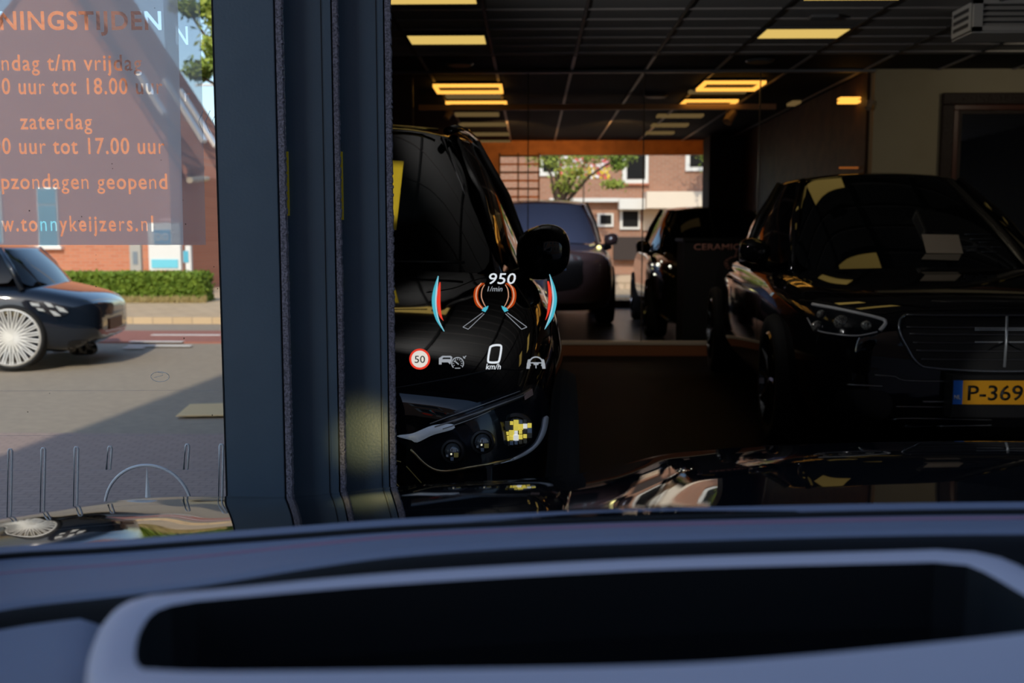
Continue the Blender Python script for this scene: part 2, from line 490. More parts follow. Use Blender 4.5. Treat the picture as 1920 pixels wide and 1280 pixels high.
# pale strips of lamps deeper in the workshop
M['dimled'] = emis('dim lamp', (0.9, 0.55, 0.2), 0.16)
k = 0
for (a, b, y0, y1) in ((855, 935, 212, 216), (862, 950, 231, 234.5), (870, 955, 249.5, 252.5), (895, 957, 264, 267), (838, 938, 176, 182),
                   (1230, 1320, 214.5, 218.5), (1220, 1292, 232, 236), (1210, 1265, 247, 250), (1290, 1400, 170, 173), (1475, 1502, 190, 196)):
    p0 = PG(a, y1, CZ-.01); p1 = PG(b, y0, CZ-.01)
    o = MB().box((PG(a, y1, CZ-.01).x, p1.y, CZ-.03), (PG(b, y0, CZ-.01).x, p0.y, CZ)).build('strip_light', M['dimled'])
    k += 1
    tag(o, ['dim strip lamp on the dark ceiling above the black SUV roof', 'dim strip lamp behind the roof rail end, second row', 'dim strip lamp over the orange wood header, third row',
            'dim strip lamp nearest to the orange wood post', 'dim strip lamp between the two left ring lights', 'dim strip lamp under the right ring lights, first row', 'dim strip lamp under the right ring lights, second row',
            'dim strip lamp under the right ring lights, third row', 'dim strip lamp between the two right ring lights', 'small dim lamp above the black doorway'][k-1], 'ceiling light', 'dim strip lamps')

# inner glass wall at 9.7 m : top rail, sill, glass panels with edges
GW = 9.7
zt = P(1000, 135, GW).z
structure(MB().box((wx(GW), GW-.03, zt-.012), (P(1640, 130, GW).x, GW+.03, zt+.012)).build('trim_top_rail', mat('grey rail', (0.25, 0.25, 0.26), .4)))
zr = P(1000, 201, 11.6).z
o = MB().box((P(785, 200, 11.6).x, 11.58, zr-.03), (P(1455, 196, 11.6).x, 11.64, zr+.03)).build('lighting_rail', mat('rail', (0.5, 0.33, 0.22), .5)); tag(o, 'long pale lighting track across the workshop ceiling', 'lighting track')
zs0 = FL
structure(MB().box((wx(GW), GW-.05, FL), (P(1345, 640, GW).x, GW+.05, P(1100, 645, GW).z)).build('trim_sill', mat('brown sill', (0.38, 0.15, 0.07), .5)))
structure(MB().box((wx(GW), GW-.055, P(1100, 645, GW).z), (P(1345, 640, GW).x, GW+.055, P(1100, 639, GW).z)).build('trim_sill_cap', M['sill']))
xs = [wx(GW)] + [P(x, 400, GW).x for x in (776, 990, 1205, 1420)]
glabs = 1
for a, b in zip(xs, xs[1:]):
    if b - a < .2: continue
    g = MB().box((a+.004, GW-.005, P(1100, 639, GW).z), (b-.004, GW+.005, zt-.012)).build('window_%d' % glabs, M['clear']); structure(g); glabs += 1
    MB().box((b-.005, GW-.007, P(1100, 639, GW).z), (b+.005, GW+.007, zt-.012)).build('glass_edge', mat('glass edge', (0.10, 0.085, 0.07), .3), g)
# back side walls
xw = P(1635, 300, GW).x
structure(MB().box((xw, GW, FL), (XR, GW+.12, CZ)).build('wall_back', M['wall']))
structure(MB().box((xw-.03, GW+.12, FL), (xw+.02, YB, CZ)).build('wall_workshop_right', M['brownwall']))
# dark doorway block and the brown cupboard beside it
x0 = P(1425, 300, 15.3).x; x1 = xw-.08-.0*0; x1 = max(x0+.3, x1)
o = MB().box((xw-.56, 15.3, FL), (xw-.06, 15.9, 2.80)).build('cabinet', M['darkwall']); tag(o, 'tall black cabinet standing in the dark workshop behind the saloon', 'cabinet')
b1 = MB().box((P(1583, 0, GW+.3).x, GW+.3, P(1600, 192, GW+.3).z), (P(1629, 0, GW+.3).x, GW+.42, P(1600, 187, GW+.3).z)).build('wall_light', M['ledring'])
MB().box((P(1583, 0, GW+.3).x, GW+.3, P(1600, 184.5, GW+.3).z), (P(1629, 0, GW+.3).x, GW+.42, P(1600, 181.5, GW+.3).z)).build('upper_bar', M['ledring'], b1)
tag(b1, 'small double orange light bar beside the olive wall', 'wall light')
M['amber'] = emis('dim amber', (0.8, 0.22, 0.04), 0.3)
o = MB().box((P(1585, 0, GW+.3).x, GW+.3, P(1600, 316, GW+.3).z), (P(1630, 0, GW+.3).x, GW+.33, P(1600, 312.5, GW+.3).z)).build('light_bar', M['amber']); tag(o, 'thin dim amber bar low beside the olive wall, above the saloon roof', 'light')
# spot lamp on rail
def spot(px, py, Y, lab, s=1.0):
    e = empty('spotlight', P(px, py, Y), 0, lab, 'spotlight')
    mm = mat('spot body', (0.45, 0.32, 0.22), .4)
    MB().tube([(0, 0, .105*s), (0, 0, .05*s)], .008, 8).build('stem', mm, e)
    d = Vector((-.5, -.35, -.75)).normalized()
    MB().lathe([(0, -.06*s), (.035*s, -.06*s), (.045*s, .0), (.05*s, .09*s), (.044*s, .09*s), (.03*s, .05*s), (0, .05*s)], (0, 0, 0), d, 20).build('lamp_head', mm, e, smooth=False)
    MB().tube([(-.05*s, 0, 0), (-.055*s, 0, .05*s), (.055*s, 0, .05*s), (.05*s, 0, 0)], .006, 6).build('bracket', mm, e)
    return e
spot(1371, 217, 11.6, 'orange-lit spotlight hanging from the track under the right ring lights', 1.1)
spot(1632, 195, GW-.045, 'small grey spotlight on the corner of the olive wall', .6)
for px_ in (842,):
    spot(px_, 214, 11.6, 'orange-lit spotlight behind the tip of the roof rail', .7)
def lamp(name, kind, loc_, target, energy, col, size=60, par=None, blend=.6, rad=.04):
    l = bpy.data.lights.new(name, kind); l.energy = energy; l.color = col
    if kind == 'SPOT': l.spot_size = R(size); l.spot_blend = blend; l.shadow_soft_size = rad
    o = bpy.data.objects.new(name, l); COL.objects.link(o); o.location = loc_
    o.rotation_euler = (Vector(target)-Vector(loc_)).to_track_quat('-Z', 'Y').to_euler()
    return o
# added fill lamps without fittings, brightening the showroom and workshop
lamp('workshop_beam', 'SPOT', (-.3, 13.2, 2.5), (-.5, 16.5, 2.6), 150, (1, .45, .12), 70)
lamp('workshop_beam', 'SPOT', (1.2, 13.2, 2.5), (1.3, 16.5, 2.7), 130, (1, .45, .12), 70)
lamp('workshop_beam', 'SPOT', (.3, 11.5, 2.60), (.2, 13.6, 1.1), 130, (.85, .85, 1), 60)
lamp('sill_beam', 'SPOT', (1.0, 8.2, 2.7), (.9, 9.65, .25), 22, (1, .8, .6), 70)
lamp('showroom_beam', 'SPOT', (-.1, 3.0, 2.7), (-.50, 3.75, 1.50), 40, (1, .9, .7), 16, blend=.3)  # added to brighten the yellow windscreen patch
lamp('wall_beam', 'SPOT', (4.6, 7.4, 2.75), (4.6, 9.7, 2.0), 14, (1, .85, .6), 110, blend=1)
lamp('uplight', 'SPOT', (-.93, 4.8, 2.2), (3.6, 6.4, 2.9), 60, (1, .95, .9), 120, blend=1)
# smoke detector and discs
e = empty('smoke_detector', PG(1544, 29, CZ), 0, 'small pale ventilation grille between the right ceiling panels', 'vent')
MB().box((-.10, -.06, -.025), (.10, .06, -.001)).build('housing', mat('pale', (.22, .22, .22), .5), e, bevel=.01)
for kk in range(3): MB().box((-.08, -.045+kk*.035, -.03), (.08, -.035+kk*.035, -.025)).build('slot', M['griddark'], e)
for (a, yy_, lab) in ((862, 119, 'round ceiling disc on the dark band above the left panels'), (1425, 113, 'round ceiling disc on the dark band above the right panels'), (1230, 179, 'round ceiling disc between the two rows of ring lights')):
    q = PG(a, yy_, CZ)
    o = MB().lathe([(0, -.02), (.11, -.02), (.13, -.001)], q, (0, 0, 1), 24).build('ceiling_disc', mat('disc', (.10, .11, .12), .4)); tag(o, lab, 'ceiling fitting', 'ceiling discs')
# air conditioner on the ceiling, right
ac = empty('air_conditioner', (P(1825, 40, 6.95).x, 6.95, CZ), R(0), 'grey louvred air conditioning unit hanging from the ceiling on the right', 'air conditioner')
mg = mat('grey enamel', (0.85, 0.82, 0.76), .5)
AW, AH = 1.15, .205
MB().box((0, .02, -AH), (AW, .34, 0)).build('housing', mat('housing grey', (.10, .10, .095), .5), ac, bevel=.004)
fr = MB()
for a, b, c_, d_ in ((0, AW, -.026, 0), (0, AW, -AH, -AH+.028), (0, .06, -AH, 0), (.52, .56, -AH, 0), (AW-.06, AW, -AH, 0)): fr.box((a, -.006, c_), (b, .0199, d_))
fr.build('frame', mg, ac)
for q0 in (.06, .56):
    for kk in range(4):
        z_ = -.040-kk*.037
        MB().plate([(q0, .012, z_), (q0+.46, .012, z_), (q0+.46, -.004, z_-.022), (q0, -.004, z_-.022)], (0, .003, -.003)).build('louvre', mg, ac)
MB().box((-.008, .03, -AH+.01), (0, .33, -.01)).build('side_vent', mg, ac)
for kk in range(3): MB().box((-.011, .06, -.065-kk*.05), (-.0081, .30, -.04-kk*.05)).build('side_slot', M['griddark'], ac)
MB().box((0, .02, -AH-.008), (AW, .34, -AH)).build('bottom_panel', mg, ac)

# mirror in carved frame on the olive wall
mx0 = P(1772, 0, GW).x; mx1 = mx0 + 1.75; mz1 = P(1800, 175, GW).z; mz0 = mz1 - 1.5
mr = empty('wall_mirror', (mx0, GW-.002, mz0), 0, 'large mirror in a dark carved wooden frame on the olive wall', 'mirror')
mwood = mat('dark carved wood', (0.035, 0.018, 0.013), .4, bump=.9, bscale=60)
mred = mat('red brown moulding', (0.12, 0.035, 0.02), .35)
W_, H_ = mx1-mx0, mz1-mz0
def frame_mb(x0, z0, x1, z1, t, y0, y1):
    return MB().box((x0, y0, z0), (x1, y1, z0+t)).box((x0, y0, z1-t), (x1, y1, z1)).box((x0, y0, z0+t), (x0+t, y1, z1-t)).box((x1-t, y0, z0+t), (x1, y1, z1-t))
frame_mb(0, 0, W_, H_, .11, -.06, 0).build('outer_frame', mwood, mr, bevel=.01)
frame_mb(.11, .11, W_-.11, H_-.11, .05, -.045, 0).build('inner_moulding', mred, mr, bevel=.006)
frame_mb(.16, .16, W_-.16, H_-.16, .035, -.03, 0).build('bead', mwood, mr)
MB().box((.19, -.012, .19), (W_-.19, 0, H_-.19)).build('mirror_glass', mat('mirror', (.8, .82, .82), .03, 1.0), mr)

# back wall of the workshop with windows
wy = YB
def X(px, Y=YB): return P(px, 400, Y).x
def Z(py, Y=YB): return P(1100, py, Y).z
structure(MB().box((wx(wy)-.3, wy, Z(290)), (X(1430), wy+.15, Z(246))).build('trim_header', M['wood']))
structure(MB().box((wx(wy)-.3, wy, Z(246)), (X(1430)+1.5, wy+.15, CZ)).build('wall_back_upper', M['brownwall']))
structure(MB().box((X(885), wy-.01, FL), (X(936), wy+.15, Z(290))).build('trim_post', M['wood']))
structure(MB().box((wx(wy)-.3, wy, FL), (X(885), wy+.15, Z(290))).build('wall_back_left', M['brownwall']))
structure(MB().box((X(1330), wy, FL), (X(1430)+1.5, wy+.15, Z(246))).build('wall_back_right', M['brownwall']))
structure(MB().box((X(936), wy, FL), (X(1330), wy+.15, FL+.12)).build('baseboard_back', M['brownwall']))
g = structure(MB().box((X(936), wy+.05, FL+.12), (X(1330), wy+.06, Z(290))).build('window_back', M['clear']))
# slatted blind rack at the left of the window
e = empty('slatted_blind', (X(936), wy-.12, Z(560)), 0, 'dark wooden slatted screen in front of the left part of the back window', 'blind')
Hh = Z(288)-Z(560)
for kk in range(17):
    z_ = Hh - .06 - kk*(Hh/18)
    MB().box((0, -.03, z_), (X(1012)-X(936), .03, z_+.03)).build('slat', M['wood'] if kk % 2 else M['brownwall'], e)
for xx in (0, .3, X(1012)-X(936)-.03): MB().box((xx, -.032, 0), (xx+.025, .035, Hh)).build('upright', M['brownwall'], e)
o = MB().box((X(1404), wy-.03, Z(352)), (X(1420), wy-.001, Z(270))).build('wall_panel', mat('grey panel', (.25, .25, .24), .5)); tag(o, 'narrow grey panel on the dark back wall right of the window', 'panel')
# reception counter with lettering
cx0 = P(1292, 0, 9.95).x; cx1 = P(1445, 0, 9.95).x
ct = empty('counter', (cx0, 9.95, FL), 0, 'dark counter with pink lettering between the parked cars at the glass wall', 'counter')
zt_ = P(1300, 452, 9.95).z
MB().box((0, 0, 0), (cx1-cx0, .5, zt_-FL)).build('body', M['darkwall'], ct)
MB().box((-.02, -.02, zt_-FL), (cx1-cx0+.02, .52, zt_-FL+.03)).build('worktop', M['blackplastic'], ct)
bpy.context.view_layer.update()
text_mesh('lettering', 'CERAMIC', 1301, 1388, 468.5, 12, 9.945, mat('pink letters', (.75, .35, .30), .5), ct, bold=.01)

# ---------------- street behind the workshop
BB = 27.0
hb = empty('brick_building', (X(1100, BB), BB, 0), 0, 'sunlit brown brick house with white window frames across the rear street', 'building')
def bb(name, a, b, y0, y1, d0, d1, m, par=hb):
    o = MB().box((X(a, BB)-hb.location.x, d0, P(1100, y1, BB).z), (X(b, BB)-hb.location.x, d1, P(1100, y0, BB).z)).build(name, m, par); return o
bb('wall', 850, 1500, 100, 535, 0, 4, M['brickbrown'])
bb('roof_gutter', 850, 1500, 94, 100, -.3, 4, M['white'])
for (a, b, y0, y1) in ((1166, 1214, 232, 344), (1283, 1345, 232, 321), (1010, 1060, 232, 330), (1400, 1450, 232, 321)):
    f = bb('window', a, b, y0, y1, -.08, 0, M['white'])
    p_ = bb('pane', a+8, b-6, y0+4, y1-8, -.10, -.081, M['darkglass'], f)
bb('window_sill', 1164, 1216, 344, 347, -.14, 0, M['brickred'])
bb('fascia', 1158, 1205, 373, 393, -.5, 0, M['white'])
bb('awning', 1205, 1345, 362, 392, -.9, 0, mat('cream awning', (.85, .72, .58), .7))
bb('cornice', 1030, 1160, 372, 379, -.3, 0, M['white'])
for (a, b, y0, y1) in ((1162, 1200, 393, 430), (1238, 1262, 393, 425), (1268, 1320, 393, 425), (1120, 1150, 400, 425)):
    f = bb('shop_window', a, b, y0, y1, -.08, 0, M['white'])
    bb('pane', a+5, b-4, y0+3, y1-5, -.10, -.081, M['darkglass'], f)
bb('render_panel', 1205, 1238, 392, 432, -.05, 0, mat('cream render', (.7, .55, .42), .8))
bb('plinth', 1150, 1345, 444, 487, -.25, 0, mat('dark plinth', (.05, .035, .03), .8))
structure(MB().box((-6, 20.5, -.02), (14, 27, .06)).build('pavement_rear', M['sand']))
structure(MB().box((X(1100, 24), 24, .06), (X(1500, 24), 24.3, P(1100, 515, 24).z)).build('wall_low', brick_mat('tan blocks', (.55, .42, .30), (.62, .48, .35), (.4, .3, .2), .5, .2, .02)))

def leaf_cloud(blobs, n, size, bmat, name, parent, seed=1):
    rnd = random.Random(seed); m_ = MB()
    for _ in range(n):
        c, r = rnd.choice(blobs)
        v = Vector((rnd.gauss(0, .52), rnd.gauss(0, .52), rnd.gauss(0, .52)))
        p = Vector(c) + Vector((v.x*r[0], v.y*r[1], v.z*r[2]))
        a = Vector((rnd.uniform(-1, 1), rnd.uniform(-1, 1), rnd.uniform(-1, 1))).normalized()
        b = a.orthogonal().normalized(); s = size*rnd.uniform(.6, 1.3)
        m_.add([p-a*s, p-b*s*.45, p+a*s, p+b*s*.45], [(0, 1, 2, 3)])
    return m_.build(name, bmat, parent)
def tree(base, blobs, n, size, lab, seed, trunk_h, r=.12):
    e = empty('tree', base, 0, lab, 'tree', None)
    MB().tube([(0, 0, 0), (.03, 0, trunk_h*.5), (-.03, 0, trunk_h)], r, 10, rs=[r, r*.8, r*.5]).build('trunk', M['bark'], e, smooth=True)
    k_ = [((Vector(c)-Vector(base)), rr) for c, rr in blobs]
    br = 0
    for c, rr in k_[:6]:
        MB().tube([(0, 0, trunk_h*.7), tuple(Vector((0, 0, trunk_h*.7)).lerp(c, .5)+Vector((0, 0, .15))), tuple(c)], .04, 6, rs=[.05, .03, .012]).build('branch', M['bark'], e, smooth=True)
    leaf_cloud(k_, n, size, M['leaf'], 'foliage', e, seed)
    return e
tree((X(1046, 21), 21, 0), [(P(1050, 300, 21), (.5, .3, .25)), (P(1075, 325, 20.8), (.3, .3, .2)), (P(1020, 290, 21), (.4, .3, .2)), (P(1110, 292, 20.7), (.45, .3, .12)), (P(1165, 290, 20.6), (.3, .3, .12)),
     (P(1060, 350, 21), (.25, .3, .15)), (P(1150, 345, 20.7), (.2, .2, .08)), (P(1040, 200, 21), (1.4, .8, .7)), (P(1160, 310, 20.7), (.15, .2, .1))], 2600, .05, 'street tree with loose green leaves seen through the back window', 3, 2.6, .09)
tree((X(1348, 24.5), 24.6, 0), [(P(1322, 275, 25), (.18, .25, .35)), (P(1340, 240, 25), (.5, .4, .6))], 900, .06, 'bright green bush beside the right window of the brick house', 5, 3.0, .08)
# colourful flower baskets / bunting seen between leaves
rnd = random.Random(4)
e = empty('flower_display', P(1095, 318, 25), 0, 'red and yellow flower display hanging before the brick house', 'flowers')
cols = [mat('red petals', (.75, .06, .08), .5), mat('yellow petals', (.85, .62, .05), .5), mat('white petals', (.85, .8, .8), .5)]
for ci, c in enumerate(cols):
    m_ = MB()
    for _ in range(70):
        p = Vector((rnd.uniform(-.62, .62), rnd.uniform(-.05, .05), rnd.uniform(-.2, .3) if ci != 1 else rnd.uniform(-.2, .05)))
        a = Vector((rnd.uniform(-1, 1), 0, rnd.uniform(-1, 1))).normalized(); b = Vector((-a.z, .4, a.x)).normalized()
        s = .045
        m_.add([p-a*s, p-b*s, p+a*s, p+b*s], [(0, 1, 2, 3)])
    m_.build(['red_flowers', 'yellow_flowers', 'white_flowers'][ci], c, e)
MB().tube([(-.7, .1, -.2), (.7, .1, -.2)], .015, 6).build('hanging_rail', M['bark'], e)
MB().tube([(0, .1, -.2), (0, .1, -2.9)], .02, 6).build('post', M['bark'], e)

# ================================================================== LEFT STREET: mirrored in the pane, built solid behind it
HY = 22.0
def X2(px, Y): return P(px, 400, Y).x
def Z2(py, Y): return P(200, py, Y).z
hs = empty('gabled_house', P(90, 448, HY), 0, 'orange brick house with a steep tiled roof and roof windows, across the road', 'house')
hs.location.z = 0
bpy.context.view_layer.update()
def loc(p, e): return Vector(p) - Vector(e.location)
A_ = P(95, -70, HY); A_l = P(-220, 330, HY); C_ = P(338, 322, HY)
g0 = Vector((C_.x, HY, 0)); g1 = Vector((A_l.x, HY, 0))
MB().plate([loc(p, hs) for p in (g1, g0, C_, A_, A_l)], (0, 3.0, 0)).build('gable_wall', M['brickred'], hs)
B_ = P(232, -15, 31); D_ = P(452, 322, 31)
oh = Vector((0, 0, .03))
MB().add([loc(p, hs) for p in (A_+oh+Vector((0,-.3,0)), C_+oh+Vector((.25,-.3,-.2)), D_+oh, B_+oh, A_+oh+Vector((0,-.3,.2)), C_+oh+Vector((.25,-.3,.0)), D_+oh+Vector((0,0,.2)), B_+oh+Vector((0,0,.2)))],
   [(0,1,2,3),(7,6,5,4),(0,4,5,1),(1,5,6,2),(2,6,7,3),(3,7,4,0)]).build('roof', M['rooftile'], hs)
MB().add([loc(p, hs) for p in (A_+oh, A_l+oh, P(-100, 320, 31), B_+oh)], [(0,1,2,3)]).build('roof_left', M['rooftile'], hs, solid=.12)
# side wall under the right eave: dark porch
sd = [Vector((C_.x, HY+.05, 0)), Vector((D_.x, 31, 0)), D_+Vector((0,0,-.15)), C_+Vector((0,.05,-.15))]
MB().plate([loc(p, hs) for p in sd], (-.2, .1, 0)).build('side_wall', mat('dark brown boards', (.09, .05, .035), .8), hs)
g = MB().tube([loc(C_+Vector((.3,-.3,-.2)), hs), loc(D_+Vector((.1,0,-.1)), hs)], .07, 8).build('gutter', mat('pale gutter', (.55, .42, .28), .6), hs)
for (px_, Y_) in ((350, 22.6), (365, 24), (385, 26), (402, 28.5)):
    p = Vector((X2(px_, Y_)+.02, Y_, 0)); MB().tube([loc(p, hs), loc(p+Vector((0, 0, 2.4)), hs)], .045, 8).build('post', mat('post', (.40, .32, .22), .6), hs)
def roofpt(u, v):   # u along eave (front->back), v from eave up
    a = C_.lerp(D_, u); b = A_.lerp(B_, u); return a.lerp(b, v) + Vector((.03, -.03, .25))
for (u0, v0, v1, u1) in ((.10, .22, .42, .16), (.45, .10, .42, .52), (.62, .08, .38, .68)):
    q = [roofpt(u0, v0), roofpt(u1, v0), roofpt(u1, v1), roofpt(u0, v1)]
    f = MB().plate([loc(p, hs) for p in q], (.06, -.02, .08)).build('roof_window', mat('zinc', (.75, .73, .70), .35), hs)
# blue windows, sills in the gable
for (a, b, y0, y1) in ((72, 111, 352, 462), (-40, 6, 352, 462), (-150, -110, 352, 462)):
    f = MB().box(loc((X2(a, HY), HY-.06, Z2(y1, HY)), hs), loc((X2(b, HY), HY-.001, Z2(y0, HY)), hs)).build('window', M['white'], hs)
    MB().box(loc((X2(a+3, HY), HY-.08, Z2(y1-3, HY)), hs), loc((X2(b-3, HY), HY-.061, Z2(y0+33, HY)), hs)).build('lower_pane', M['bluewin'], f)
    MB().box(loc((X2(a+3, HY), HY-.08, Z2(y0+30, HY)), hs), loc((X2(b-3, HY), HY-.061, Z2(y0+3, HY)), hs)).build('upper_pane', M['bluewin'], f)
    MB().box(loc((X2(a-5, HY), HY-.14, Z2(y1+5, HY)), hs), loc((X2(b+6, HY), HY-.001, Z2(y1-1, HY)), hs)).build('sill', M['white'], f)
# neighbour house further right/back, hidden mostly
# white notice stand with blue screen
NY = 20.4
ns = empty('notice_stand', (X2(315, NY), NY, .08), 0, 'white advertising stand with a blue symbol square behind the hedge', 'sign')
def nb(name, a, b, y0, y1, d0, d1, m, par=ns):
    return MB().box((X2(a, NY)-ns.location.x, d0, Z2(y1, NY)-ns.location.z), (X2(b, NY)-ns.location.x, d1, Z2(y0, NY)-ns.location.z)).build(name, m, par)
nb('frame', 276, 336, 418, 506, 0, .12, M['white'])
nb('blue_square', 288, 319, 431, 457, -.02, 0, mat('blue print', (.08, .38, .62), .4))
bpy.context.view_layer.update()
text_mesh('symbol', 'DO', 292, 316, 451, 14, NY-.025, M['white'], ns, bold=.03)
nb('cyan_strip', 281, 331, 486, 502, -.02, 0, mat('cyan print', (.18, .62, .75), .4))
nb('post', 345, 355, 460, 512, 0, .1, M['white'])
nb('side_panel', 341, 351, 470, 492, -.01, .05, mat('cyan print two', (.1, .45, .6), .4))
nb('leg', 279, 285, 506, 552, 0, .1, M['white']); nb('leg', 327, 333, 506, 552, 0, .1, M['white']); nb('leg', 347, 353, 512, 552, 0, .1, M['white'])
nb('lamp_sign', 298, 322, 408, 415, 0, .1, mat('red white sign', (.7, .35, .28), .5))
nb('lamp_pole', 309, 311, 415, 418, .02, .06, M['white'])
e = empty('meter_box', (X2(252, 20.7), 20.7, .08), 0, 'grey meter box on thin posts left of the white advertising stand', 'box')
s_ = 20.7/F
MB().box((-12*s_, 0, (536-470-20)*s_), (9*s_, .1, (536-440)*s_)).build('cabinet', mat('pale grey', (.42, .40, .36), .6), e)
MB().box((-6*s_, -.012, 58*s_), (3*s_, 0, 82*s_)).build('door', mat('grey blue', (.2, .24, .28), .5), e)
for xx in (-11, -2, 7): MB().box((xx*s_, .02, 0), ((xx+3)*s_, .06, (536-490)*s_)).build('leg', mat('leg grey', (.35, .28, .22), .6), e)
# hedge : box core with leaves
hy0 = PG(0, 575).y; hz = Z2(514, hy0)
hg = empty('hedge', (X2(200, hy0), hy0+.3, .0), 0, 'low clipped green hedge along the pavement in front of the house', 'hedge')
hw0 = X2(60, hy0)-hg.location.x-.6; hw1 = X2(372, hy0)-hg.location.x
core = MB().box((hw0+.1, -.2, .05), (hw1-.12, .35, hz-.08)).build('branches', mat('hedge core', (.035, .05, .01), .9), hg)
rnd = random.Random(11); m_ = MB()
for _ in range(15000):
    face = rnd.random()
    x = rnd.uniform(hw0, hw1)
    if face < .62: p = Vector((x, -.25+rnd.gauss(0, .035), .10+(hz-.10)*rnd.random()))
    elif face < .9: p = Vector((x, rnd.uniform(-.28, .35), hz+rnd.gauss(0, .02)))
    else: p = Vector((hw1+rnd.gauss(-.03, .04), rnd.uniform(-.28, .35), .10+(hz-.1)*rnd.random()))
    a = Vector((rnd.uniform(-1, 1), rnd.uniform(-1, 1), rnd.uniform(-1, 1))).normalized(); b = a.orthogonal().normalized(); s = .035*rnd.uniform(.6, 1.3)
    m_.add([p-a*s, p-b*s*.6, p+a*s, p+b*s*.6], [(0, 1, 2, 3)])
m_.build('foliage', M['hedge'], hg)
m_ = MB()
for _ in range(2500):
    p = Vector((rnd.uniform(hw0, hw1+.1), -.30+rnd.gauss(0, .05), .09+rnd.random()*.09))
    a = Vector((rnd.uniform(-.4, .4), rnd.uniform(-.4, .4), 1)).normalized(); b = a.orthogonal().normalized(); s = .05*rnd.uniform(.6, 1.4)
    m_.add([p-a*s, p-b*s*.2, p+a*s, p+b*s*.2], [(0, 1, 2, 3)])
m_.build('dry_grass', mat('dry grass', (.42, .33, .14), .8), hg)
# tree right of the pane, trunk behind the door stack
tb = X2(470, 13)
tree((tb, 13, 0), [(P(392, 5, 13), (.22, .4, .22)), (P(350, 15, 13), (.14, .3, .07)), (P(388, 125, 13), (.20, .3, .09)), (P(368, 140, 13), (.09, .2, .05)), (P(400, 90, 13), (.1, .2, .12)), (P(405, 40, 13), (.1, .3, .3)),
                   (P(470, 20, 13), (.5, .5, .8))], 3000, .045, 'tree with sunlit green leaves hanging in behind the right edge of the left pane', 9, 3.9, .10)
# street lamp arm
e = empty('street_lamp', (X2(446, 15.5), 15.5, 0), 0, 'street lamp with a thin white arm beside the tree behind the left pane', 'street lamp')
zz = Z2(160, 15.5)
MB().tube([(0, 0, 0), (0, 0, zz)], .05, 10).build('pole', M['sill'], e)
MB().tube([(0, 0, zz), (X2(374, 15.5)-X2(446, 15.5), 0, zz)], .018, 8).build('lamp_arm', M['white'], e)

# ================================================================== CARS
def wheel(parent, c, r, w, side, rim_m, spokes=10, name='wheel', lines=False):
    q_ = .88 if lines else .74
    """wheel with its outer face towards side*x (local)"""
    e = bpy.data.objects.new(name, None); COL.objects.link(e); e.parent = parent; e.location = c; e.empty_display_size = .1
    ax = (side, 0, 0)
    MB().lathe([(r*q_, -w/2), (r*.95, -w/2), (r, -w*.36), (r, w*.36), (r*.95, w/2), (r*(q_+.02), w/2), (r*q_, w*.42), (r*q_, -w/2)], (0,0,0), ax, 40).build('tyre', M['rubber'], e, smooth=True)
    m_ = MB(); m_.lathe([(r*q_, w*.46), (r*(q_-.05), w*.52), (r*(q_-.07), w*.40), (r*(q_-.06), -w*.3)], (0,0,0), ax, 48)
    m_.lathe([(0, w*.44), (r*.09, w*.44), (r*.11, w*.34), (r*.11, w*.1)], (0,0,0), ax, 20)
    for k in range(spokes):
        th = 2*math.pi*k/spokes
        for dth in ((-.10, .10) if lines else (0,)):
            d0 = Vector((0, math.cos(th), math.sin(th))); d1 = Vector((0, math.cos(th+dth), math.sin(th+dth)))
            o0 = Vector((side*w*.40, 0, 0)); 
            m_.tube([o0+d0*r*.08, o0+d0.lerp(d1, .5)*r*.4, Vector((side*w*.46, 0, 0))+d1*r*(q_-.04)], r*(.022 if lines else .045), 5)
    m_.build('rim', rim_m, e)
    MB().lathe([(0, w*.05), (r*.5, w*.05), (r*.5, 0)], (0,0,0), ax, 32).build('brake_disc', M['darkchrome'], e)
    return e

def car_body(root, L, W, zb, top, wid, paint, plan=None, crown=.03, name='body'):
    """lofted closed lower body; local front at y = 0, going back to y = L"""
    st = sorted(set([0, .03, .09, .2, .38, .62, .95, 1.3, 1.7, 2.2, 2.8, 3.4, L-1.0, L-.6, L-.3, L-.12, L-.03, L]))
    rows = []
    for y in st:
        w_ = interp(wid, y)*W; t = sinterp(top, y); lo = zb + (.10 if y < .1 else 0) + (.05 if y > L-.1 else 0)
        h = t-lo
        half = [(.0, lo), (.80*w_, lo), (.95*w_, lo+.05), (1.0*w_, lo+h*.30), (1.0*w_, lo+h*.55), (.99*w_, lo+h*.78), (.945*w_, lo+h*.91), (.84*w_, t-.010), (.45*w_, t+crown*.7), (0, t+crown)]
        ring = [(x, y, z) for x, z in half] + [(-x, y, z) for x, z in half[-2:0:-1]]
        rows.append(ring)
    m_ = MB(); m_.grid(rows, closed=True)
    n = len(rows[0])
    m_.f.append(tuple(range(n))[::-1]); m_.f.append(tuple((len(rows)-1)*n + j for j in range(n)))
    return m_.build(name, paint, root, smooth=True, sub=2)

def greenhouse(root, pts_base, pts_mid, pts_roof, paint, name_glass='side_glass'):
    """glass shell from belt ring to roof edge ring (half outlines, mirrored), roof panel on top"""
    def full(h): return list(h) + [(-x, y, z) for x, y, z in h[::-1] if abs(x) > 1e-4]
    a, b, c = full(pts_base), full(pts_mid), full(pts_roof)
    return a, b, c

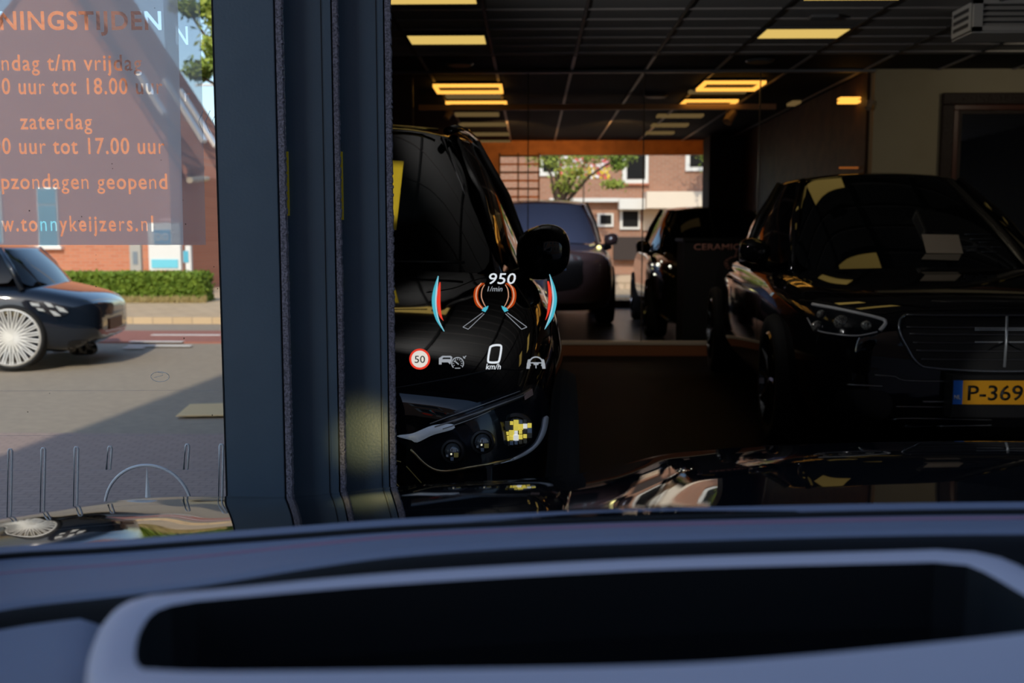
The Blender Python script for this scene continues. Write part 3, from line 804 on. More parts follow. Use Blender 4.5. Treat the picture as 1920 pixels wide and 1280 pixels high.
def make_car(name, lab, loc_, rz, L, W, zb, top, wid, cab, wheels, paint=None, glass=None, rim=None, group=None, spokes=10, lines=False, pillar=.03, mirror=None):
    """cab: dict(base=[half outline], roof=[half outline] same count), front centre first, going round to the rear centre."""
    root = empty(name, loc_, rz, lab, 'car', group)
    bpy.context.view_layer.update()
    paint = paint or M['paint']; glass = glass or M['carglass']
    body = car_body(root, L, W, zb, top, wid, paint)
    base, roof = cab['base'], cab['roof']
    mid = [tuple(lerp(p[i], q[i], .5) for i in range(3)) for p, q in zip(base, roof)]
    mid = [(x*1.03, y + (-.02 if k < 3 else 0), z+.015) for k, (x, y, z) in enumerate(mid)]
    nf = cab['nfront']     # outline points that belong to the windscreen
    def mirror_(h): return [(-x, y, z) for x, y, z in h]
    # windscreen
    def strip(idx): return [[h[i] for i in idx] for h in (base, mid, roof)]
    fr = strip(range(nf)); rows = [mirror_(r)[::-1][:-1] + r for r in fr]
    MB().grid(rows).build('windscreen', glass, root, smooth=True, sub=2)
    for sgn in (1, -1):
        rows = [[(sgn*x, y, z) for x, y, z in r] for r in strip(range(nf-1, len(base)-cab['nrear']+1))]
        MB().grid(rows).build('side_window', glass, root, smooth=True, sub=1)
    rr = strip(range(len(base)-cab['nrear'], len(base))); rows = [r + mirror_(r)[::-1][1:] for r in rr]
    MB().grid(rows).build('rear_window', glass, root, smooth=True, sub=1)
    # roof: rings shrinking to the centre
    n = len(roof); ring = list(roof) + mirror_(roof)[::-1][1:-1]
    cy = sum(p[1] for p in ring)/len(ring)
    rows = []
    for k, (s, dz) in enumerate(((1.02, -.025), (1.01, .005), (.9, .03), (.5, .05), (.05, .055))):
        rows.append([(x*s, cy+(y-cy)*s, z+dz if s > .6 else lerp(z, max(q[2] for q in ring), .7)+dz) for x, y, z in ring])
    m_ = MB().grid(rows, closed=True); m_.f.append(tuple(len(m_.v)-len(ring)+j for j in range(len(ring))))
    m_.build('roof', paint, root, smooth=True, sub=2)
    # A pillars
    for sgn in (1, -1):
        p0, p1, p2 = base[nf-1], mid[nf-1], roof[nf-1]
        MB().tube([(sgn*p0[0], p0[1]+.0, p0[2]-.04), (sgn*p1[0], p1[1], p1[2]), (sgn*p2[0], p2[1], p2[2]+.0)], pillar, 8).build('windscreen_pillar', paint, root, smooth=True)
        for k in cab.get('pillars', ()):
            p0, p1, p2 = base[k], mid[k], roof[k]
            MB().tube([(sgn*q[0]*1.0, q[1], q[2]) for q in (p0, p1, p2)], .028, 8).build('door_pillar', M['blackplastic'], root, smooth=True)
    for (wy_, wr) in wheels:
        for sgn in (1, -1):
            wheel(root, (sgn*(W-.10), wy_, wr), wr, .23, sgn, rim or M['darkchrome'], spokes, lines=lines)
    if mirror:
        mxx, myy, mzz, ms = mirror[:4]; mh = mirror[4] if len(mirror) > 4 else .085
        for sgn in (1, -1):
            m_ = MB()
            prof = [(0, -.065), (.62, -.06), (.93, -.03), (1, .0), (.93, .06), (.6, .10), (0, .11)]
            rows = []
            for s, dy in prof:
                rows.append([(sgn*(mxx + math.copysign(abs(math.cos(t))**.75, math.cos(t))*.105*ms*s), myy-dy*ms, mzz + math.copysign(abs(math.sin(t))**.8, math.sin(t))*mh*ms*s + (.012 if math.cos(t) > 0 else -.0)) for t in [2*math.pi*j/20 for j in range(20)]])
            m_.grid(rows, closed=True)
            h = m_.build('wing_mirror', paint, root, smooth=True, sub=1)
            MB().tube([(sgn*(mxx-.16*ms), myy+.03, mzz-.10*ms), (sgn*(mxx-.03), myy+.01, mzz-.06*ms)], .025*ms, 8).build('mirror_arm', M['blackplastic'], h, smooth=True)
            MB().plate([(sgn*(mxx+dx*.09*ms), myy+.068*ms, mzz+dz*.065*ms) for dx, dz in ((-1,-1),(1,-1),(1,1),(-1,1))], (0, .004, 0)).build('mirror_glass', M['chrome'], h)
    return root, body

# ---- black SUV in the showroom, front towards the doors
suv_cab = dict(base=[(0, 1.16, 1.02), (.35, 1.18, 1.02), (.60, 1.24, 1.01), (.735, 1.36, 1.00), (.82, 1.75, 1.01), (.83, 2.6, 1.04), (.82, 3.4, 1.08), (.78, 4.1, 1.12), (.55, 4.45, 1.12), (0, 4.52, 1.12)],
               roof=[(0, 1.98, 1.585), (.28, 1.99, 1.58), (.44, 2.02, 1.565), (.52, 2.08, 1.545), (.55, 2.3, 1.57), (.57, 2.8, 1.60), (.56, 3.4, 1.60), (.54, 4.0, 1.56), (.42, 4.2, 1.55), (0, 4.25, 1.55)],
               nfront=4, nrear=3, pillars=(5,))
suv, suv_body = make_car('suv', 'black SUV parked nose-first against the door stack inside the showroom', (-0.85, 2.20, FL), 0, 4.6, .975, .22,
    [(0, .74), (.05, .80), (.12, .84), (.4, .90), (.8, .965), (1.2, 1.01), (1.6, 1.02), (2.6, 1.05), (4.0, 1.1), (4.4, 1.05), (4.6, .95)],
    [(0, .74), (.09, .83), (.2, .885), (.38, .925), (.62, .955), (.95, .985), (1.3, .99), (3.6, 1.0), (4.3, .93), (4.6, .8)],
    suv_cab, [(.92, .36), (3.7, .36)], mirror=(.895, 1.55, 1.075, 1.0, .103))
bpy.context.view_layer.update()
SB = bvh_of(suv_body)
M['lampdark'] = mat('headlamp inside', (.006, .008, .012), .12)
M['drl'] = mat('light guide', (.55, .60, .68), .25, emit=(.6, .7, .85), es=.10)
M['lens'] = mat('lens', (.05, .055, .06), .03, ior=1.6)
M['lensbright'] = mat('faceted lens', (.10, .10, .09), .06, .3, noise=(150, (.12, .12, .10), 1), bump=1.0, bscale=160)
hl_poly = [(743, 818), (774, 812), (840, 776), (911, 749), (985, 724), (1009, 722), (1026, 745), (1032, 782), (1024, 823), (999, 853), (932, 874), (880, 881), (830, 888), (800, 872), (764, 840)]
hl = decal('headlight', SB, bezsmooth(hl_poly, 60), M['lampdark'], suv, .006, 10)
def sub(o, par): 
    if o is None: return
    mw_ = o.matrix_world.copy(); o.parent = par; bpy.context.view_layer.update()
    return o
def hlp(name, poly, m, off, solid=0, smooth=40, line=None):
    return decal(name, SB, bezsmooth(poly, smooth), m, suv, off, 10, solid=solid)
bar = []
def reparent(o, par):
    if o is not None and par is not None: o.parent = par
    return o
reparent(hlp('light_guide', [(744, 817), (774, 812), (812, 797), (848, 795), (850, 804), (812, 815), (782, 829), (772, 825)], M['drl'], .012, .004), hl)
RB = mat('ribbed bar', (.34, .33, .33), .3, .2)
reparent(hlp('upper_light_bar', [(812, 799), (850, 786), (915, 760), (975, 738), (996, 726), (1000, 732), (985, 744), (925, 767), (855, 796), (830, 804)], mat('dark bar', (.07, .07, .075), .2, .3), .010, .003), hl)
for pts, r_ in (([(806, 794), (850, 778), (915, 755), (975, 733)], .0012), ([(815, 800), (870, 782), (930, 761), (985, 740)], .0016), ([(830, 804), (880, 787), (920, 770)], .0012), ([(850, 791), (900, 771), (950, 752)], .0008)):
    reparent(line_on('bar_rib', SB, pts, r_, RB, suv, .015), hl)
reparent(decal('red_reflector', SB, [(982, 738), (998, 728), (1000, 740), (984, 750)], mat('pinkish', (.40, .26, .22), .3), suv, .016, 8), hl)
reparent(decal('corner_light_guide', SB, bezsmooth([(1028, 782), (1021, 815), (1000, 843), (965, 862), (925, 871), (945, 866), (978, 850), (1003, 832), (1016, 805), (1020, 783)], 60), mat('pale light guide', (.70, .72, .76), .35), suv, .012, 8, solid=.003), hl)
reparent(line_on('lower_trim', SB, [(770, 842), (800, 872), (830, 883), (880, 876), (935, 866), (962, 860)], .003, mat('gold lit trim', (.5, .38, .2), .25, .8), suv, .010), hl)
for (cx, cy, rr, mm, nm) in ((850, 845, 17, 'lens', 'projector_lens'), (906, 828, 17, 'lens', 'projector_lens'), (968, 806, 25, 'lensbright', 'main_beam_lens')):
    c = onto(SB, cx, cy, .010)
    rad = rr*c.y/F
    par = MB().lathe([(0, -.002), (rad*1.35, -.002), (rad*1.3, .012), (rad*1.05, .014), (rad, .004), (0, .004)], c-suv.location, (-.1, -1, .15), 28).build('lamp_module', M['blackplastic'], suv, smooth=False)
    par.parent = hl
    o = MB().lathe([(rad, .004), (rad*.9, .012), (rad*.6, .020), (rad*.25, .024), (0, .025)], c-suv.location, (-.1, -1, .15), 28).build(nm, M[mm], par, smooth=True)
    if nm == 'main_beam_lens':
        rn = random.Random(5); fm = [mat('lens yellow', (.7, .6, .1), .2, emit=(1, .78, .12), es=.55), mat('lens white', (.8, .8, .8), .2, emit=(1, .97, .9), es=.6), mat('lens dim', (.25, .25, .22), .1, .5), mat('lens blue', (.3, .38, .5), .2)]  # glowing and tinted chips imitating sparkle on the lens
        for gi in range(7):
            for gj in range(5):
                xx = (gi-3)/3.4; zz_ = (gj-2)/2.5
                if xx*xx+zz_*zz_ > 1.05: continue
                kk = rn.choice((0, 0, 1, 2, 3)) if gi < 3 else rn.choice((1, 0, 2, 3))
                s2 = rad*rn.uniform(.11, .2)
                qq = (c-suv.location)+Vector((xx*rad*1.15, -.034+.008*abs(xx), zz_*rad*.95+xx*rad*.15))
                MB().box(qq-Vector((s2, .002, s2)), qq+Vector((s2, .002, s2*1.2))).build('lens_facet', fm[kk], o, bevel=.0005)
    else:
        for q, s2, mk in (((.25, .45), .22, 0), ((-.1, 0), .09, 1), ((.45, -.1), .25, 2), ((-.55, -.2), .12, 0), ((0, -.55), .18, 3)):  # chips imitating small reflections in the projector lens
            qq = (c-suv.location)+Vector((q[0]*rad, -.034, q[1]*rad)); s2 *= rad
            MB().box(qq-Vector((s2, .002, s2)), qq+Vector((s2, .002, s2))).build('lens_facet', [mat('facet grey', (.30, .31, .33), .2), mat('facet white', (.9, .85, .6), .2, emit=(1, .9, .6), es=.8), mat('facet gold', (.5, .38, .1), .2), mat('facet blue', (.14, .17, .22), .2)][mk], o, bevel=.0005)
    m_ = MB()
    for q in ((-rad*.35, -rad*.1), (rad*.3, rad*.2), (rad*.1, -rad*.45)):
        m_.box((c-suv.location)+Vector((q[0]-.003, -.030, q[1]-.003)), (c-suv.location)+Vector((q[0]+.003, -.026, q[1]+.003)))
# bonnet shut lines and creases
SEAM = mat('shut line', (.001, .001, .001), .6)
HI = mat('edge trim', (.35, .34, .32), .2, 1.0)
line_on('bonnet_edge', SB, [(700, 732), (760, 724), (850, 708), (930, 692), (985, 690), (1002, 655), (1006, 620), (998, 585), (975, 545), (955, 520)], .0022, SEAM, suv, .001, 60)
line_on('bonnet_crease', SB, [(800, 548), (850, 540), (890, 525), (925, 518)], .0018, SEAM, suv, .001, 30)
# grille slats with the star, seen through the left pane
def suvl(p): return p - Vector(suv.location)
gy = 2.185
for (px_, y0, y1) in ((18, 842, 1010), (80, 840, 1010), (142, 838, 1010), (205, 837, 880), (350, 833, 880), (414, 833, 1010)):
    a0 = P(px_+1, y0, gy); a1 = P(px_-2, y1, gy)
    s_ = MB(); w0 = .0042; 
    s_.tube([suvl(a0+Vector((-w0, 0, -.004))), suvl(a0+Vector((-w0*.6, 0, 0))), suvl(a0+Vector((w0*.6, 0, 0))), suvl(a0+Vector((w0, 0, -.004))), suvl(a1+Vector((w0, 0, 0))), suvl(a1+Vector((-w0, 0, 0)))], .0023, 6, closed=True)
    s_.build('grille_slat', M['brightchrome'], suv, smooth=True)
c = P(278, 952, gy); rr = 84*gy/F
st = MB().tube([suvl(c)+Vector((math.cos(t)*rr, 0, math.sin(t)*rr)) for t in [2*math.pi*j/56 for j in range(56)]], .0035, 8, closed=True).build('star_emblem_ring', M['brightchrome'], suv, smooth=True)
for t in (90, 210, 330):
    d = Vector((math.cos(R(t)), 0, math.sin(R(t)))); n_ = Vector((-d.z, 0, d.x))
    MB().add([suvl(c)+d*rr*.97, suvl(c)+n_*rr*.09, suvl(c)-n_*rr*.09, suvl(c)+Vector((0, -.004, 0)), suvl(c)+Vector((0,.004,0))], [(0,1,3),(0,3,2),(0,4,1),(0,2,4),(1,4,3),(2,3,4)]).build('star_point', M['brightchrome'], st)
c = P(300, 706, 2.35)
bd = MB().tube([suvl(c)+Vector((math.cos(t)*.022, math.sin(t)*.0, math.sin(t)*.012)) for t in [2*math.pi*j/32 for j in range(32)]], .0007, 6, closed=True).build('bonnet_badge', M['brightchrome'], suv, smooth=True)
MB().tube([suvl(c)+Vector((-.014, 0, -.002)), suvl(c)+Vector((.006, 0, .003)), suvl(c)+Vector((.008, 0, .009)), suvl(c)+Vector((-.006, 0, .011))], .0006, 6).build('badge_star', M['brightchrome'], bd)
# roof rail, windscreen edge strip
MB().tube([(.50, 2.0, 1.575), (.53, 2.12, 1.60), (.55, 2.4, 1.615), (.57, 3.0, 1.63), (.56, 3.8, 1.61), (.55, 4.1, 1.56)], .018, 8).build('roof_rail', M['paint'], suv, smooth=True)
MB().tube([(.63, 1.40, 1.03), (.665, 1.40, 1.06), (.585, 1.72, 1.31), (.475, 2.04, 1.555)], .007, 6).build('windscreen_trim', M['darkchrome'], suv, smooth=True)
# strip of bright trim at the rear of headlamp / fender
o = MB().tube([(0, 1.99, 1.60), (.25, 1.99, 1.598), (.46, 2.03, 1.585)], .006, 8).build('roof_front_trim', mat('gold lit edge', (.7, .5, .15), .15, 1.0), suv, smooth=True)
# wipers
MB().tube([(.1, 1.14, 1.05), (.4, 1.17, 1.055), (.62, 1.24, 1.05)], .006, 6).build('wiper', M['blackplastic'], suv, smooth=True)
GLD = mat('warm reflector', (.55, .38, .12), .3, .6)
for k, pts in enumerate(([(738, 862), (752, 866)], [(762, 874), (790, 905)], [(742, 905), (760, 925)])):
    line_on('bumper_trim', SB, pts, .0012, GLD, suv, .004, 8)
# yellow patch on the windscreen imitating a ceiling panel reflection
SW = bvh_of([c for c in suv.children if c.name.startswith('windscreen') and c.type == 'MESH'][0])
o = decal('yellow_sheet', SW, [(700, 299), (757, 302), (743, 431), (700, 429)], mat('yellow card', (.90, .66, .03), .6), None, .010, 20, solid=.001)
tag(o, 'bright yellow card standing in the SUV windscreen beside the door stack', 'card')

# cut the hidden part of the SUV along the partition
def cut(o):
    if o.type == 'MESH' and len(o.data.vertices):
        bpy.context.view_layer.update()
        me = evaluated(o); mw_ = o.matrix_world.copy()
        bm = bmesh.new(); bm.from_mesh(me); bpy.data.meshes.remove(me)
        inv = mw_.inverted()
        n_ = Vector((1, .2228, 0)).normalized()
        co = inv @ Vector((wx(2.2)+.006, 2.2, 0)); nn = (inv.to_3x3() @ n_).normalized()
        bmesh.ops.bisect_plane(bm, geom=bm.verts[:]+bm.edges[:]+bm.faces[:], plane_co=co, plane_no=nn, clear_inner=True)
        if len(bm.faces) == 0:
            bm.free(); return False
        ed = [e for e in bm.edges if e.is_boundary and abs((e.verts[0].co-co).dot(nn)) < 1e-5 and abs((e.verts[1].co-co).dot(nn)) < 1e-5]
        if ed and o.name.split('.')[0] in ('body',):
            bmesh.ops.holes_fill(bm, edges=ed)
        nm = bpy.data.meshes.new(o.name); bm.to_mesh(nm); bm.free()
        for m_ in o.data.materials: nm.materials.append(m_)
        o.modifiers.clear(); o.data = nm
    return True
def walk(o):
    for c in list(o.children): yield from walk(c); yield c
for o in list(walk(suv)):
    if o.name.split('.')[0] in ('grille_slat', 'star_emblem_ring', 'star_point', 'bonnet_badge', 'badge_star'): continue
    if not cut(o):
        kids = list(o.children)
        for k in kids: bpy.data.objects.remove(k)
        bpy.data.objects.remove(o)
for o in list(suv.children):
    if o.type == 'EMPTY' and not o.children: bpy.data.objects.remove(o)

# ---- black saloon on the right
sal_cab = dict(base=[(0, 1.16, .945), (.35, 1.19, .945), (.60, 1.28, .945), (.74, 1.50, .945), (.84, 2.1, .97), (.86, 2.8, .98), (.85, 3.5, .99), (.78, 4.1, 1.0), (.5, 4.4, 1.0), (0, 4.5, 1.0)],
               roof=[(0, 2.34, 1.55), (.25, 2.35, 1.545), (.42, 2.38, 1.535), (.52, 2.44, 1.52), (.58, 2.62, 1.53), (.60, 2.9, 1.53), (.58, 3.4, 1.52), (.52, 3.75, 1.48), (.35, 3.85, 1.47), (0, 3.9, 1.47)],
               nfront=4, nrear=3, pillars=(5,))
sal, sal_body = make_car('saloon_car', 'large black saloon with yellow number plate on the right of the showroom', (2.20, 4.50, FL), R(-4.5), 5.2, .95, .17,
    [(0, .70), (.05, .77), (.15, .82), (.4, .86), (.9, .915), (1.35, .955), (1.8, .96), (2.8, .98), (4.2, 1.0), (4.9, .98), (5.2, .85)],
    [(0, .72), (.03, .78), (.09, .84), (.2, .89), (.38, .93), (.62, .96), (.95, .985), (1.3, 1.0), (3.6, 1.0), (4.6, .95), (5.2, .8)],
    sal_cab, [(.95, .36), (4.1, .36)], mirror=(.93, 1.78, 1.05, .95))
bpy.context.view_layer.update()
CB = bvh_of(sal_body)
hp = decal('headlight', CB, bezsmooth([(1509, 575), (1526, 569), (1572, 578), (1640, 593), (1664, 602), (1658, 613), (1648, 624), (1608, 631), (1572, 628), (1532, 620), (1514, 600)], 50), M['lampdark'], sal, .012, 8)
reparent(line_on('light_guide', CB, [(1524, 570), (1572, 579), (1640, 594), (1661, 603), (1650, 619)], .0085, mat('grey guide', (.75, .75, .76), .4), sal, .014, 30), hp)
reparent(line_on('lower_rim', CB, [(1514, 596), (1530, 618), (1572, 627), (1610, 629), (1645, 622)], .004, mat('grey rim', (.55, .56, .6), .3, .2), sal, .014, 30), hp)
inv = sal.matrix_world.inverted()
for (cx, cy, rr) in ((1533, 612, 11), (1577, 604, 13), (1624, 610, 9), (1540, 589, 8)):
    c = onto(CB, cx, cy, .012)
    rad = rr*c.y/F; cl = inv @ c
    o = MB().lathe([(rad, -.01), (rad, .008), (rad*.9, .014), (rad*.5, .02), (0, .022)], cl, (0, -1, .1), 20).build('projector_lens', mat('lens grey', (.45, .45, .42), .15, .2, noise=(160, (.05, .05, .05), 1)), sal, smooth=True); o.parent = hp
# grille
def cp(px, py, off=.01):
    p = onto(CB, px, py, off)
    return inv @ p
gr = decal('grille', CB, bezsmooth([(1690, 598), (1710, 586), (1800, 584), (1885, 584), (1975, 584), (2060, 586), (2080, 600), (2072, 630), (2045, 682), (1990, 692), (1885, 694), (1780, 692), (1722, 682), (1697, 640)], 60), M['blackplastic'], sal, .006, 14)
reparent(line_on('grille_surround', CB, [(1702, 588), (1687, 600), (1688, 625), (1700, 650), (1719, 679), (1750, 690), (1885, 696), (2020, 690), (2050, 679), (2070, 650), (2083, 620), (2080, 600), (2066, 588)], .006, mat('surround', (.30, .33, .38), .25, .8), sal, .010, 60), gr)
for k, yy in enumerate((590, 613, 626, 642, 657, 673)):
    reparent(line_on('grille_bar', CB, [(1700+max(0, k-1)*6, yy), (1780, yy+1), (1885, yy+1), (1990, yy+1), (2070-max(0, k-1)*6, yy)], .004 if k % 2 else .006, mat('bar', (.13, .13, .14), .3, .8), sal, .012, 30), gr)
ce = onto(CB, 1885, 640, .02); cl = inv @ ce
BRT = mat('pale bar', (.55, .58, .62), .3, .5)
rg = MB().tube([cl+Vector((0, -.004, .115)), cl+Vector((0, -.01, 0)), cl+Vector((0, -.004, -.115))], .006, 8, ).build('star_emblem', BRT, gr, smooth=True)
for t in (210, 330):
    d = Vector((math.cos(R(t)), 0, math.sin(R(t)))); n_ = Vector((-d.z, 0, d.x))
    MB().add([cl+d*.10, cl+n_*.009, cl-n_*.009, cl+Vector((0, -.008, 0)), cl+Vector((0,.008,0))], [(0,1,3),(0,3,2),(0,4,1),(0,2,4),(1,4,3),(2,3,4)]).build('star_point', M['darkchrome'], rg)
for yy in (615, 618.5, 641):
    reparent(line_on('bright_bar', CB, [(1828, yy), (1885, yy), (1945, yy)], .0032, BRT, sal, .020, 12), gr)
for (pts, r_) in (([(1588, 721), (1655, 724)], .005), ([(1640, 703), (1680, 706), (1695, 713), (1780, 715)], .004), ([(1730, 753), (1772, 753)], .006), ([(1680, 762), (1782, 763)], .003), ([(1670, 788), (1700, 784), (1860, 787)], .003), ([(1690, 800), (1860, 797)], .003)):
    line_on('bumper_trim', CB, pts, r_, mat('trim', (.30, .31, .33), .25, .9), sal, .006, 16)
decal('bumper_intake', CB, bezsmooth([(1570, 735), (1660, 735), (1672, 770), (1640, 790), (1575, 785)], 30), M['blackplastic'], sal, .004, 14)
line_on('bonnet_edge', CB, [(1500, 562), (1560, 570), (1650, 588), (1700, 582), (1885, 578), (2060, 580)], .004, SEAM, sal, .002, 40)
# number plate
pl = empty('number_plate_holder', (0, 0, 0)); bpy.data.objects.remove(pl)
PY = 4.44
a = P(1784, 759, PY); b = P(1784, 711, PY)
np_x0 = a.x; np_x1 = np_x0 + .52; z0, z1 = a.z, b.z
def salb(name, x0, x1, za, zb_, y0, y1, m, par=None, bevel=0):
    q = MB(); q.box((x0, y0, za), (x1, y1, zb_))
    q.v = [inv @ v for v in q.v]
    return q.build(name, m, par or sal, bevel=bevel)
salb('plate_bracket', np_x0, np_x1, z0-.06, z1+.02, PY+.004, PY+.16, M['blackplastic'], bevel=.004)
plt = salb('number_plate', np_x0, np_x1, z0, z1, PY-.004, PY+.004, M['blackplastic'], bevel=.002)
YEL = mat('plate yellow', (.85, .38, .012), .4)
salb('yellow_field', np_x0+.044, np_x1-.004, z0+.004, z1-.004, PY-.006, PY-.0041, YEL, plt)
salb('blue_field', np_x0+.003, np_x0+.044, z0+.004, z1-.004, PY-.006, PY-.0041, mat('plate blue', (.015, .16, .70), .4), plt)
bpy.context.view_layer.update()
text_mesh('plate_lettering', 'P-369-XL', 1814, 1989, 750, 29, PY-.008, mat('plate black', (.006, .006, .006), .5), plt, bold=.012)
text_mesh('country_code', 'NL', 1789, 1801, 748, 8, PY-.008, M['white'], plt, bold=.02)
# price card behind the windscreen with small print
WB = bvh_of([c for c in sal.children if c.name.startswith('windscreen') and c.type == 'MESH'][0])
def wcard(name, poly, m, lab, off=.012):
    o = decal(name, WB, poly, m, None, off, 16)
    if o is None: return None
    tag(o, lab, 'card'); return o
oc = wcard('price_card', [(1728, 439), (1797, 440), (1806, 475), (1737, 474)], mat('paper', (.45, .38, .30), .8), 'pale price sheet standing at the windscreen of the black saloon')
wcard('folded_sheet', [(1735, 476), (1803, 476), (1797, 488), (1727, 486)], mat('paper two', (.22, .19, .15), .8), 'dim pale sheet lying under the price sheet in the saloon windscreen')  # patch imitating the price sheet reflected on the dash
for k, (a, b, yy) in enumerate(((1808, 1863, 439), (1818, 1866, 448), (1835, 1856, 454), (1812, 1830, 462), (1835, 1850, 463), (1858, 1876, 463), (1812, 1832, 470), (1840, 1874, 472))):
    line_on('windscreen_lettering', WB, [(a, yy), ((a+b)/2, yy), (b, yy)], .0022, mat('grey print', (.10, .11, .13), .6), sal, .010, 6)

# ---- third car behind the counter
c3_cab = dict(base=[(0, 1.2, .98), (.35, 1.22, .98), (.6, 1.3, .98), (.74, 1.45, .97), (.85, 1.9, .98), (.86, 2.5, 1.0), (.84, 3.2, 1.02), (.75, 3.8, 1.04), (.5, 4.1, 1.05), (0, 4.2, 1.05)],
              roof=[(0, 2.0, 1.50), (.25, 2.01, 1.5), (.42, 2.05, 1.49), (.52, 2.13, 1.475), (.59, 2.4, 1.5), (.6, 2.8, 1.51), (.58, 3.2, 1.5), (.54, 3.6, 1.47), (.35, 3.75, 1.45), (0, 3.8, 1.45)], nfront=4, nrear=3, pillars=(5,))
GP = mat('dark green paint', (.010, .013, .006), .06, coat=.6)
car3, b3 = make_car('parked_car', 'dark greenish car with glinting headlights behind the lettered counter', (2.25, 10.7, FL), R(-2), 4.3, .93, .18,
    [(0, .70), (.05, .78), (.15, .83), (.4, .88), (.9, .93), (1.3, .98), (2.5, 1.0), (4.0, 1.0), (4.3, .85)],
    [(0, .72), (.09, .84), (.2, .9), (.5, .96), (.95, 1.0), (3.6, 1.0), (4.3, .8)], c3_cab, [(.9, .34), (3.4, .34)], paint=GP, mirror=(.93, 1.6, 1.03, .9))
bpy.context.view_layer.update()
B3 = bvh_of(b3)
h3 = decal('headlight', B3, bezsmooth([(1222, 490), (1240, 482), (1265, 488), (1268, 502), (1240, 506), (1224, 502)], 24), M['lampdark'], car3, .01, 8)
GL = emis('headlight glint', (1.0, .92, .72), 2.2)  # glow for discs that imitate glints on the headlight
inv3 = car3.matrix_world.inverted()
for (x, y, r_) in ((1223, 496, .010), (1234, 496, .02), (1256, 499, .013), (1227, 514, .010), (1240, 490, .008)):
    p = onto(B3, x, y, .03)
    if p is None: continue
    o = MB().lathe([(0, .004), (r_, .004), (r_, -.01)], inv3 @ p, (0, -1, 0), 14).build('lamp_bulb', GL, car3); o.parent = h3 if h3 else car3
line_on('bumper_glint', B3, [(1238, 590), (1255, 600)], .01, M['chrome'], car3, .01, 8)
line_on('bumper_glint', B3, [(1236, 603), (1262, 604)], .014, M['chrome'], car3, .01, 8)

# ---- our own car reflected in the inner glass, built as a solid SUV
s4_cab = dict(base=[(0, 1.1, 1.08), (.4, 1.12, 1.08), (.66, 1.18, 1.07), (.80, 1.32, 1.06), (.88, 1.8, 1.06), (.9, 2.6, 1.08), (.88, 3.4, 1.1), (.8, 4.2, 1.12), (.55, 4.5, 1.12), (0, 4.6, 1.12)],
              roof=[(0, 1.85, 1.64), (.3, 1.86, 1.635), (.52, 1.9, 1.625), (.62, 1.98, 1.61), (.68, 2.3, 1.64), (.7, 2.8, 1.66), (.69, 3.4, 1.66), (.64, 4.1, 1.62), (.4, 4.3, 1.6), (0, 4.35, 1.6)], nfront=4, nrear=3, pillars=(5,))
BG = mat('windscreen blue', (.13, .165, .27), .3)  # blue of the reflections put into the glass colour
BP = mat('dark blue brown paint', (.10, .065, .065), .2, coat=.6)
for kk in ('base', 'roof'): s4_cab[kk] = [(x, y if y < 2.0 else 2.0+(y-2.0)*.55, z) for x, y, z in s4_cab[kk]]
s4, b4 = make_car('suv', 'dark SUV with its headlight lit, facing us beyond the inner glass wall', (.12, 12.6, FL), 0, 3.7, .98, .2,
    [(0, .86), (.05, .92), (.15, .96), (.4, .99), (.9, 1.04), (1.3, 1.06), (2.5, 1.08), (3.3, 1.1), (3.7, 1.0)],
    [(0, .78), (.09, .88), (.2, .93), (.5, .98), (.95, 1.0), (3.1, 1.0), (3.7, .85)], s4_cab, [(.95, .39), (2.9, .39)], paint=BP, glass=BG, mirror=(1.0, 1.45, 1.12, 1.0))
bpy.context.view_layer.update()
B4 = bvh_of(b4); inv4 = s4.matrix_world.inverted()
h4 = decal('headlight', B4, bezsmooth([(1106, 460), (1125, 457), (1143, 457), (1146, 466), (1130, 470), (1112, 466)], 24), M['lampdark'], s4, .01, 8)
HLon = emis('lit headlamp', (1.0, .85, .32), 3.0)
for (x, y, r_) in ((1123, 464, .03), (1135, 464.5, .035)):
    p = onto(B4, x, y, .03)
    if p is None: continue
    o = MB().lathe([(0, .004), (r_, .004), (r_, -.01)], inv4 @ p, (0, -1, 0), 16).build('lit_bulb', HLon, s4)
    if h4: o.parent = h4
reparent(line_on('light_guide', B4, [(1106, 460), (1120, 458), (1142, 457.5)], .008, emis('warm guide', (1, .85, .4), .9), s4, .02, 10), h4)
decal('grille', B4, bezsmooth([(960, 478), (1080, 478), (1092, 500), (1080, 540), (960, 540)], 30), M['blackplastic'], s4, .006, 20)

# ---- black car on the road at the left, front to the right
cl_cab = dict(base=[(0, .50, .80), (.35, .52, .80), (.6, .56, .79), (.78, .66, .80), (.86, 1.3, .82), (.87, 2.2, .84), (.86, 3.0, .86), (.75, 3.6, .88), (.5, 3.8, .88), (0, 3.9, .88)],
              roof=[(0, .82, 1.16), (.3, .83, 1.16), (.5, .85, 1.155), (.6, .90, 1.15), (.66, 1.3, 1.18), (.68, 2.0, 1.19), (.66, 2.6, 1.18), (.6, 3.1, 1.1), (.4, 3.3, 1.08), (0, 3.35, 1.08)], nfront=4, nrear=3, pillars=(5,))
WR = mat('silver white rim', (.82, .80, .76), .35, .2)
NP = mat('midnight paint', (.006, .010, .018), .06, coat=.5)
xf = P(188, 620, 9.45).x
lc, bl = make_car('car', 'black car with white spoked wheels driving past the hedge', (-4.37, 10.35, 0), R(100), 4.6, .87, .14,
    [(0, .55), (.04, .62), (.12, .68), (.35, .74), (.6, .80), (.9, .83), (2.5, .86), (4.0, .88), (4.6, .78)],
    [(0, .70), (.05, .80), (.12, .86), (.3, .93), (.6, .98), (.9, 1.0), (3.9, 1.0), (4.6, .82)], cl_cab, [(.76, .315), (3.6, .315)], paint=NP, rim=WR, spokes=22, lines=True)
bpy.context.view_layer.update()
BL = bvh_of(bl)
LG = mat('lamp glass white', (.6, .62, .62), .15, .3)
